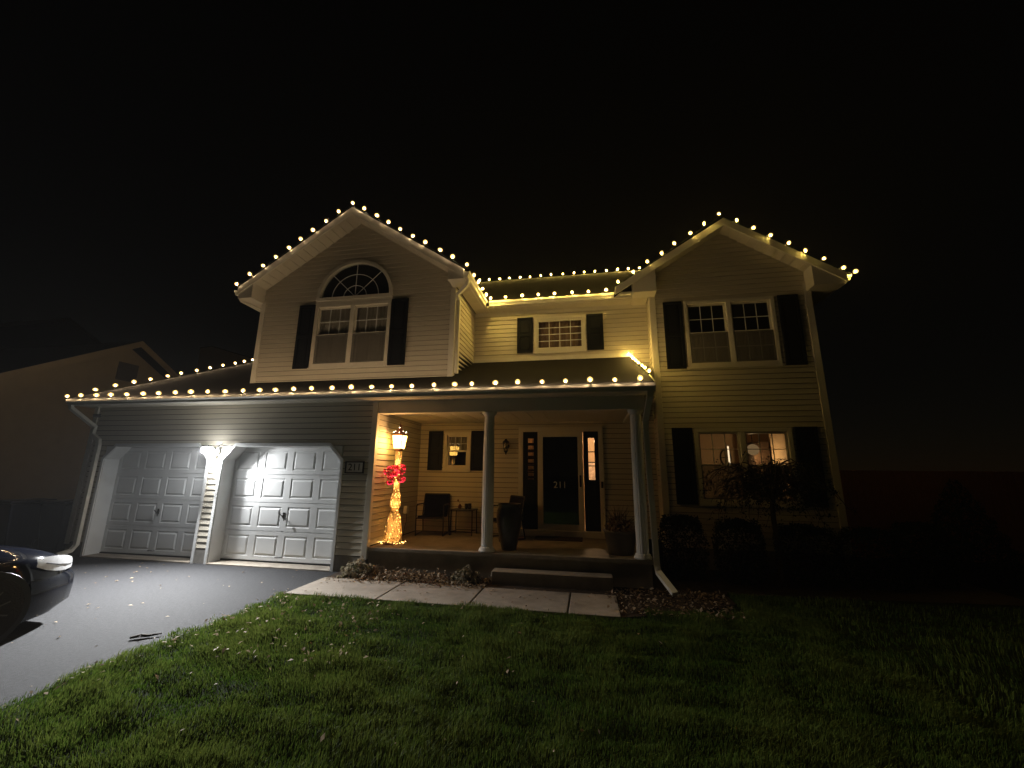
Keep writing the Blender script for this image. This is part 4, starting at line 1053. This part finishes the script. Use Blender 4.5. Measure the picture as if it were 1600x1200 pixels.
# ------------------------------------------------------------------ lawn grass and fallen leaves
def edge_x(y): return -.42 + .03 * np.sin(y * 2.3) + .02 * np.sin(y * 7.1)
def hump(x, y):
    return .020 * (1 + np.sin(x * 5.3 + y * 9.0 + 1.6 * np.sin(x * 2.2)) * np.cos(y * 5.1 - x * 3.7)) + .010 * np.sin(x * 14 + 2 * np.sin(y * 9)) * np.sin(y * 17 + x * 5)
def grass_field(n, x0, x1, y0, y1, hmin, hmax, wid, seed):
    rg = np.random.default_rng(seed)
    x = rg.uniform(x0, x1, n); y = rg.uniform(y0, y1, n)
    low = np.sin(x * 2.1 + 1.3 * np.sin(y * 1.7)) * np.cos(y * 2.6 + np.sin(x * 3.1)) + .6 * np.sin(x * 7.3 + y * 5.1) * np.cos(y * 8.7 - x * 3.3)
    keep = (x > edge_x(y) + rg.normal(0, .035, n) - .02) & (y < -1.41 + .03 * np.sin(x * 3) + rg.normal(0, .02, n)) | (x > 4.45) & (y < np.where(x > 5.7, -.05, -1.0) + rg.normal(0, .04, n)) & (y > -1.5)
    keep &= rg.random(n) < (.84 + .16 * np.clip(low, -1, 1))
    x, y, low = x[keep], y[keep], low[keep]; n = len(x)
    h = rg.uniform(hmin, hmax, n) * (1 + .42 * np.clip(low, -1, 1.2)); z0_ = hump(x, y); a = rg.uniform(0, 2 * PI, n); w = wid * rg.uniform(.7, 1.3, n)
    la = a + rg.normal(0, 1.0, n) + PI / 2; lean = h * rg.uniform(.15, .95, n)
    # gentle clumped combing of the turf
    ca = 1.5 * np.sin(x * 1.3 + y * .7) + 1.2 * np.sin(y * 2.9 + x); lx = np.cos(la) * .55 + np.cos(ca) * .55; ly = np.sin(la) * .55 + np.sin(ca) * .55
    dx, dy = np.cos(a) * w / 2, np.sin(a) * w / 2; z = z0_
    P = lambda fx, fz, sx: np.stack([x + lx * lean * fx + dx * sx, y + ly * lean * fx + dy * sx, z + h * fz], 1)
    b0, b1, m0, m1, tp_ = P(0, -.35, -1), P(0, -.35, 1), P(.35, .6, -.8), P(.35, .6, .8), P(1.0, .95, 0)
    v = np.stack([b0, b1, m1, b0, m1, m0, m0, m1, tp_], 1).reshape(-1, 3)
    tone = np.clip(.45 + .28 * low + rg.normal(0, .22, n), 0, 1)
    return v, np.repeat(tone, 9)
parts = [grass_field(150000, -.55, 7.0, -5.0, -3.0, .022, .052, .0042, 1), grass_field(150000, -.55, 6.5, -3.0, -.1, .022, .052, .0052, 2),
         grass_field(42000, 6.5, 13, -5, -.05, .03, .06, .008, 3), grass_field(40000, -.55, 9, -7.5, -5.0, .03, .06, .006, 4)]
gme = cloud_mesh('grass', np.concatenate([p[0] for p in parts]), np.concatenate([p[1] for p in parts]), M['grass'], 3)
tag(mesh_obj('grass', gme), 'mown green lawn grass in front of the walk', 'grass', kind='stuff')
def litter(spots, seed):
    rg = np.random.default_rng(seed); V = []; T = []
    for (n, x0, x1, y0, y1, z, zj, size, fl) in spots:
        x = rg.uniform(x0, x1, n); y = rg.uniform(y0, y1, n); zz_ = z + np.abs(rg.normal(0, zj, n))
        d = rg.normal(0, fl, (n, 3)) + np.array([0, 0, 1]); d /= np.linalg.norm(d, axis=1, keepdims=True)
        a = np.cross(d, rg.normal(0, 1, (n, 3))); a /= np.linalg.norm(a, axis=1, keepdims=True); b = np.cross(d, a); s = (size * rg.uniform(.5, 1.4, n))[:, None]
        p = np.stack([x, y, zz_], 1); c = d * s * .25
        V.append(np.stack([p - a * s, p - b * s * .5 + c, p + a * s * .9, p + b * s * .5 + c], 1).reshape(-1, 3)); T.append(np.repeat(rg.uniform(0, 1, n), 4))
    return np.concatenate(V), np.concatenate(T)
v, t_ = litter([(700, .20, 1.55, -.55, -.04, .02, .05, .038, .7), (260, 1.4, 2.25, -.60, -.04, .02, .03, .034, .6), (260, -.3, 2.2, -.75, -.5, .042, .008, .024, .3), (620, 4.0, 5.6, -1.25, -.1, .02, .03, .028, .5), (45, 2.3, 4.6, -1.35, -.55, .04, .004, .025, .25),
                (26, -.3, 2.3, -1.35, -.6, .04, .004, .022, .25)], 5)
tag(mesh_obj('leaf_litter', cloud_mesh('leaf_litter', v, t_, M['leaf_litter'])), 'dry fallen leaves heaped along the porch base and walk', 'leaves', kind='stuff')
v, t_ = litter([(190, -.4, 1.6, -3.4, -1.45, .075, .012, .022, .5), (60, -.45, 4.5, -4.6, -1.5, .078, .012, .020, .5), (60, -.44, -.2, -4.5, -1.5, .03, .02, .022, .4)], 6); t_ = .6 + .4 * t_
tag(mesh_obj('lawn_leaves', cloud_mesh('lawn_leaves', v, t_, M['leaf_litter'])), 'pale scattered fallen leaves caught in the lawn', 'leaves', kind='stuff')
v, t_ = litter([(46, -5.8, -.5, -1.6, -.1, .006, .003, .022, .2), (26, -3.5, -.5, -4, -1.6, .006, .003, .02, .2)], 8)
tag(mesh_obj('driveway_leaves', cloud_mesh('driveway_leaves', v, t_, M['leaf_litter'])), 'few dry leaves scattered on the dark driveway', 'leaves', kind='stuff')
stk = MB().tube([(-.84, -3.06, .02), (-.78, -3.00, .025), (-.72, -2.97, .018), (-.64, -2.90, .022)], [.012, .016, .013, .006], 6).tube([(-.78, -3.0, .025), (-.74, -3.05, .03)], [.008, .004], 5).build('fallen_stick', M['bark'])
tag(stk, 'broken stick lying on the driveway beside the lawn edge', 'stick')

# ------------------------------------------------------------------ car
car = thing('parked_car', 'dark blue sedan parked on the driveway facing the left garage door', 'car', (-2.84, -4.98, 0))
def half_w(y):
    if y > 1.2: return .90 - .42 * ((y - 1.2) / 1.1) ** 2.6
    if y < -1.6: return .90 - .14 * ((-1.6 - y) / .7) ** 2
    return .90
def hood_z(y):
    return float(np.interp(y, [-2.3, -2.2, -1.7, -1.2, .9, 1.5, 1.9, 2.15, 2.27, 2.3], [.80, .93, 1.0, .98, .96, .90, .82, .72, .62, .54]))
def low_z(y): return float(np.interp(y, [-2.3, -2.0, 1.9, 2.15, 2.3], [.34, .24, .20, .15, .22]))
st_ = [-2.3, -2.22, -2.0, -1.6, -1.2, -.6, 0, .5, .9, 1.2, 1.45, 1.65, 1.82, 1.97, 2.08, 2.17, 2.24, 2.28, 2.3]
def sect(y):
    w, zt, zb = half_w(y), hood_z(y), low_z(y); zs = zt - .10
    h = [(0, zt + .02), (w * .45, zt + .012), (w * .78, zt - .015), (w * .93, zs), (w * .985, zs - .06), (w, (zs + zb) / 2 + .06), (w * .99, zb + .14), (w * .95, zb + .03), (w * .7, zb), (0, zb)]
    return [(-x, z) for x, z in h[1:-1]][::-1] + h
m = MB(); k0 = None; NS = len(sect(0))
for y in st_: m.v += [(x, y, z) for x, z in sect(y)]
for i in range(len(st_) - 1):
    for k in range(NS):
        k2 = (k + 1) % NS; m.f.append((i*NS+k, i*NS+k2, (i+1)*NS+k2, (i+1)*NS+k)); m.m.append(0)
m.f.append(tuple(range(NS))); m.m.append(0); m.f.append(tuple((len(st_) - 1) * NS + k for k in range(NS - 1, -1, -1))); m.m.append(0)
m.build('body', M['carpaint'], car, smooth=True)
cab = [(1.0, .98, .74), (.75, 1.10, .73), (.25, 1.36, .66), (-.1, 1.42, .62), (-.8, 1.42, .61), (-1.3, 1.30, .63), (-1.75, 1.02, .68)]
m = MB()
for (y, z, w) in cab: m.v += [(-.80, y, .93), (-.76, y, .96), (-w, y, z - .02), (-w * .6, y, z + .015), (0, y, z + .025), (w * .6, y, z + .015), (w, y, z - .02), (.76, y, .96), (.80, y, .93)]
for i in range(len(cab) - 1):
    for k in range(8): m.f.append((i*9+k, i*9+k+1, (i+1)*9+k+1, (i+1)*9+k)); m.m.append(0)
m.build('cabin_glass', M['carglass'], car, smooth=True)
m = MB()
for (y, z, w) in cab[2:6]: m.v += [(-w - .005, y, z - .015), (-w * .6, y, z + .022), (0, y, z + .034), (w * .6, y, z + .022), (w + .005, y, z - .015)]
for i in range(3):
    for k in range(4): m.f.append((i*5+k, i*5+k+1, (i+1)*5+k+1, (i+1)*5+k)); m.m.append(0)
m.build('roof', M['carpaint'], car, smooth=True)
for s in (-1, 1):
    pil = MB()
    for (i, j) in ((0, 2), (3, 3), (4, 6)):
        if i == j: pil.tube([(s * (cab[i][2] + .008), cab[i][0] - .3, cab[i][1] - .03), (s * .80, cab[i][0] - .3, .95)], .03, 6)
        else: pil.tube([(s * (cab[i][2] + .004), cab[i][0], max(cab[i][1], .97)), (s * (cab[j][2] + .004), cab[j][0], cab[j][1])], .03, 6)
    pil.build('roof_pillars', M['carpaint'], car)
    # headlight wraps from the front round to the side
    hl = MB(); ys = [2.285, 2.26, 2.22, 2.16, 2.08, 1.98, 1.86, 1.74]; zl = [.55, .55, .55, .55, .56, .58, .615, .67]; zu = [.65, .665, .685, .705, .725, .742, .752, .75]
    for y, a, b in zip(ys, zl, zu):
        w = half_w(y)
        for zc in (a, (a + b) / 2, b): hl.v.append((s * (w * (1.012 if zc < b else .985)) + s * .004, y + .006, zc))
    for i in range(len(ys) - 1):
        for k in range(2): q = (i*3+k, i*3+k+1, i*3+4+k, i*3+3+k); hl.f.append(q if s > 0 else q[::-1]); hl.m.append(0)
    ho = hl.build('headlight', M['headlamp'], car, smooth=True)
    hs = MB(); hs.tube([(s * (half_w(y) * 1.012 + .006), y + .008, z_) for y, z_ in ((2.26, .60), (2.16, .61), (2.0, .645), (1.84, .69))], .006, 5); hs.build('trim_strip', M['black'], ho)
    mr_ = MB(); mr_.ball((s * .95, .78, 1.0), .09, 10, 6, .7); mr_.tube([(s * .82, .80, .98), (s * .93, .79, .99)], .02, 6); mr_.build('mirror', M['carpaint'], car, smooth=True)
    ln = MB()
    for y in (.85, -.25, -1.15): ln.box(s * .899, s * .905, y - .004, y + .004, .30, .93)
    ln.build('door_gaps', M['black'], car)
    fg = MB(); fg.lathe([(.045, 0), (.045, .01), (.03, .014)], 12); fo = fg.build('fog_light', M['headlamp'], car, (s * .40, 2.338, .29)); fo.rotation_euler = (-PI / 2, 0, 0)
    tl = MB(); tl.box(s * .55, s * .80, -2.31, -2.24, .72, .86); tl.build('tail_light', M['red'], car)
    for yw in (1.36, -1.36):
        ar = MB(); ar.lathe([(.375, 0), (.37, .012)], 28); ao = ar.build('wheel_well_shade', M['black'], car, (s * .893, yw, .33)); ao.rotation_euler = (0, s * PI / 2, 0)  # flat black disc painted in for the shaded hollow around the wheel
        wh = MB(); wh.lathe([(.22, -.19), (.31, -.19), (.33, -.16), (.33, -.02), (.315, .015), (.225, .02)], 32); wo_ = wh.build('wheel', M['tyre'], car, (s * .898, yw, .33), smooth=False); wo_.rotation_euler = (0, s * PI / 2, 0)
        rm = MB(); rm.lathe([(.225, .0), (.228, .016), (.205, .012), (.20, -.04)], 28); rm.lathe([(.055, -.02), (.05, .018)], 14)
        for q in range(10):
            a = 2 * PI * q / 10
            c0, c1 = Vector((.045 * math.cos(a), .045 * math.sin(a), .008)), Vector((.212 * math.cos(a), .212 * math.sin(a), .010)); rm.tube([c0, c1], [.016, .012], 6)
        ri = rm.build('rim', M['rim'], wo_)
bp = MB(); bys = [2.305, 2.29, 2.25, 2.18, 2.08, 1.95, 1.80, 1.735]
for s in (-1, 1):
    k = len(bp.v)
    for y in bys:
        ww = half_w(min(y, 2.3))
        for zc, oo in ((.13, -.03), (.20, .025), (.34, .035), (.46, .03), (.52, .0)): bp.v.append((s * (ww + oo * (.6 if y < 2.2 else 1)), y + oo * (1 if y > 2.1 else .3), zc))
    for i in range(len(bys) - 1):
        for q in range(4):
            fc = (k+i*5+q, k+i*5+q+1, k+i*5+6+q, k+i*5+5+q); bp.f.append(fc if s > 0 else fc[::-1]); bp.m.append(0)
k = len(bp.v) // 2
for q in range(4): bp.f.append((q, q + 1, k + q + 1, k + q)); bp.m.append(0)
weld(bp.build('bumper', M['carpaint'], car, smooth=True))
m = MB(); m.box(-.30, .30, 2.31, 2.345, .40, .49); m.build('grille', M['black'], car)
m = MB(); m.box(-.28, .28, 2.31, 2.348, .23, .33); m.build('bumper_intake', M['black'], car)

# ------------------------------------------------------------------ neighbours, bins, fence
def simple_house(name, label, x0, x1, y0, y1, eave, ridge, along, trim_side=None, over=.35):
    t = thing(name, label, 'house')
    m = MB(); m.box(x0, x1, y0, y1, -.03, eave)
    if along == 'x': m.prism([(x0, y0, eave), (x0, y1, eave), (x0, (y0 + y1) / 2, ridge - .12)], (x1 - x0, 0, 0))
    else: m.prism([(x0, y0, eave), (x1, y0, eave), ((x0 + x1) / 2, y0, ridge - .12)], (0, y1 - y0, 0))
    m.build('wall', M['nbwall'], t)
    r = MB(); e = over; sl = (ridge - eave) / (((y1 - y0) if along == 'x' else (x1 - x0)) / 2)
    if along == 'x':
        ym = (y0 + y1) / 2
        for ya in (y0 - e, y1 + e): r.prism([(x0 - e, ya, eave - sl * e), (x1 + e, ya, eave - sl * e), (x1 + e, ym, ridge), (x0 - e, ym, ridge)], (0, 0, .14))
    else:
        xm = (x0 + x1) / 2
        for xa in (x0 - e, x1 + e): r.prism([(xa, y0 - e, eave - sl * e), (xa, y1 + e, eave - sl * e), (xm, y1 + e, ridge), (xm, y0 - e, ridge)], (0, 0, .14))
    r.build('roof', M['roof'], t)
    def trim(*a):
        q = MB(); q.prism(*a); q.build('rake_trim', M['nbwall'], t)
    if along == 'x':
        for xx in (x1 + e + .002, x0 - e - .032):
            for ya in (y0 - e, y1 + e): trim([(xx, ya, eave - sl * e - .06), (xx, ya, eave - sl * e + .15), (xx, ym, ridge + .15), (xx, ym, ridge - .06)], (.03, 0, 0))
    else:
        for yy in (y0 - e - .032, y1 + e + .002):
            for xa in (x0 - e, x1 + e): trim([(xa, yy, eave - sl * e - .06), (xa, yy, eave - sl * e + .15), (xm, yy, ridge + .15), (xm, yy, ridge - .06)], (0, .03, 0))
    return t
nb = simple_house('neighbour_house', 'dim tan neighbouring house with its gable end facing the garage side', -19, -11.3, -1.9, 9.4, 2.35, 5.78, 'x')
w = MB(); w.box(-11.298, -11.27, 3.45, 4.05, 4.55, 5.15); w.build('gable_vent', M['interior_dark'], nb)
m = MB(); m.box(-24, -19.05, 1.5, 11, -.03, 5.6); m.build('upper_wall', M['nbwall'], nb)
m = MB()
for ya in (1.1, 11.4): m.prism([(-24.4, ya, 5.4), (-18.7, ya, 5.4), (-18.7, 6.25, 8.1), (-24.4, 6.25, 8.1)], (0, 0, .14))
m.build('upper_roof', M['roof'], nb)
rh = thing('rear_house', 'faint pale sloping end wall of a house far behind the garage roof', 'house')
MB().prism([(-20.45, 14, -.03), (-9, 14, -.03), (-9, 14, 6.2), (-19.6, 14, 9.35), (-20.45, 14, 9.30)], (0, 8, 0)).build('wall', M['nbwall'], rh)
MB().prism([(-20.5, 14.02, 9.36), (-19.6, 14.02, 9.42), (-8.9, 14.02, 6.24), (-8.9, 14.02, 6.14), (-19.6, 14.02, 9.32), (-20.5, 14.02, 9.26)], (0, 8.1, 0)).build('roof', M['roof'], rh)
def bin_(loc, label, rz):
    t = thing('wheelie_bin', label, 'trash bin', loc, rz, 'trash bins beside the garage')
    m = MB(); m.v += [(-.23, -.25, .06), (.23, -.25, .06), (.23, .25, .06), (-.23, .25, .06), (-.29, -.34, .98), (.29, -.34, .98), (.29, .34, .98), (-.29, .34, .98)]
    for fc in ((0,3,2,1),(4,5,6,7),(0,1,5,4),(1,2,6,5),(2,3,7,6),(3,0,4,7)): m.f.append(fc); m.m.append(0)
    m.build('body', M['binblue'], t, bevel=.03)
    m = MB(); m.box(-.30, .30, -.36, .36, .985, 1.05); m.build('lid', M['binblue'], t, bevel=.02)
    m = MB(); m.tube([(-.26, .40, .99), (.26, .40, .99)], .02, 8); m.build('handle', M['black'], t)
    for s in (-1, 1):
        m = MB(); m.tube([(s * .25, .25, .12), (s * .31, .25, .12)], .12, 14); m.build('wheel', M['tyre'], t)
    return t
bin_((-7.35, .45, -.03), 'dark blue bin standing against the left garage corner', .1)
bin_((-8.35, .30, -.03), 'dark blue bin at the frame edge further from the garage', -.15)
fn_ = thing('wooden_fence', 'dim reddish board fence running right from the house', 'fence', (8.3, 3.4, 0))
n_ = 66
for i in range(n_):
    if i < 3: x = i * .152
    else: x = i * .152
    h_ = 1.82 + .002 * math.sin(i * 2.7)
    m = MB(); m.prism([(x, 0, .03), (x + .142, 0, .03), (x + .142, 0, h_ - .006), (x + .136, 0, h_), (x + .006, 0, h_), (x, 0, h_ - .006)], (0, .02, 0)); m.build('board', M['fence'], fn_)
for zr in (.4, 1.4):
    m = MB(); m.box(0, n_ * .152, .022, .06, zr, zr + .09); m.build('rail', M['fence'], fn_)
for k in range(5):
    m = MB(); m.box(k * 2.4, k * 2.4 + .09, .062, .15, -.03, 1.78); m.build('post', M['fence'], fn_)

# ------------------------------------------------------------------ thin haze volume, added for the glow around the lamps
hz = MB(); hz.box(-205, 205, -205, 205, -1.1, 10.6)
hm_ = bpy.data.materials.new('glow_haze'); hm_.use_nodes = True
n = hm_.node_tree.nodes; l = hm_.node_tree.links; n.clear()
pv = n.new('ShaderNodeVolumePrincipled'); pv.inputs['Color'].default_value = (.9, .9, .9, 1); pv.inputs['Density'].default_value = .0006; pv.inputs['Anisotropy'].default_value = .2
mo = n.new('ShaderNodeOutputMaterial'); l.new(pv.outputs[0], mo.inputs['Volume'])
ho_ = hz.build('haze', hm_); ho_['kind'] = 'stuff'; ho_['label'] = 'thin haze added for the glow around the lit house'
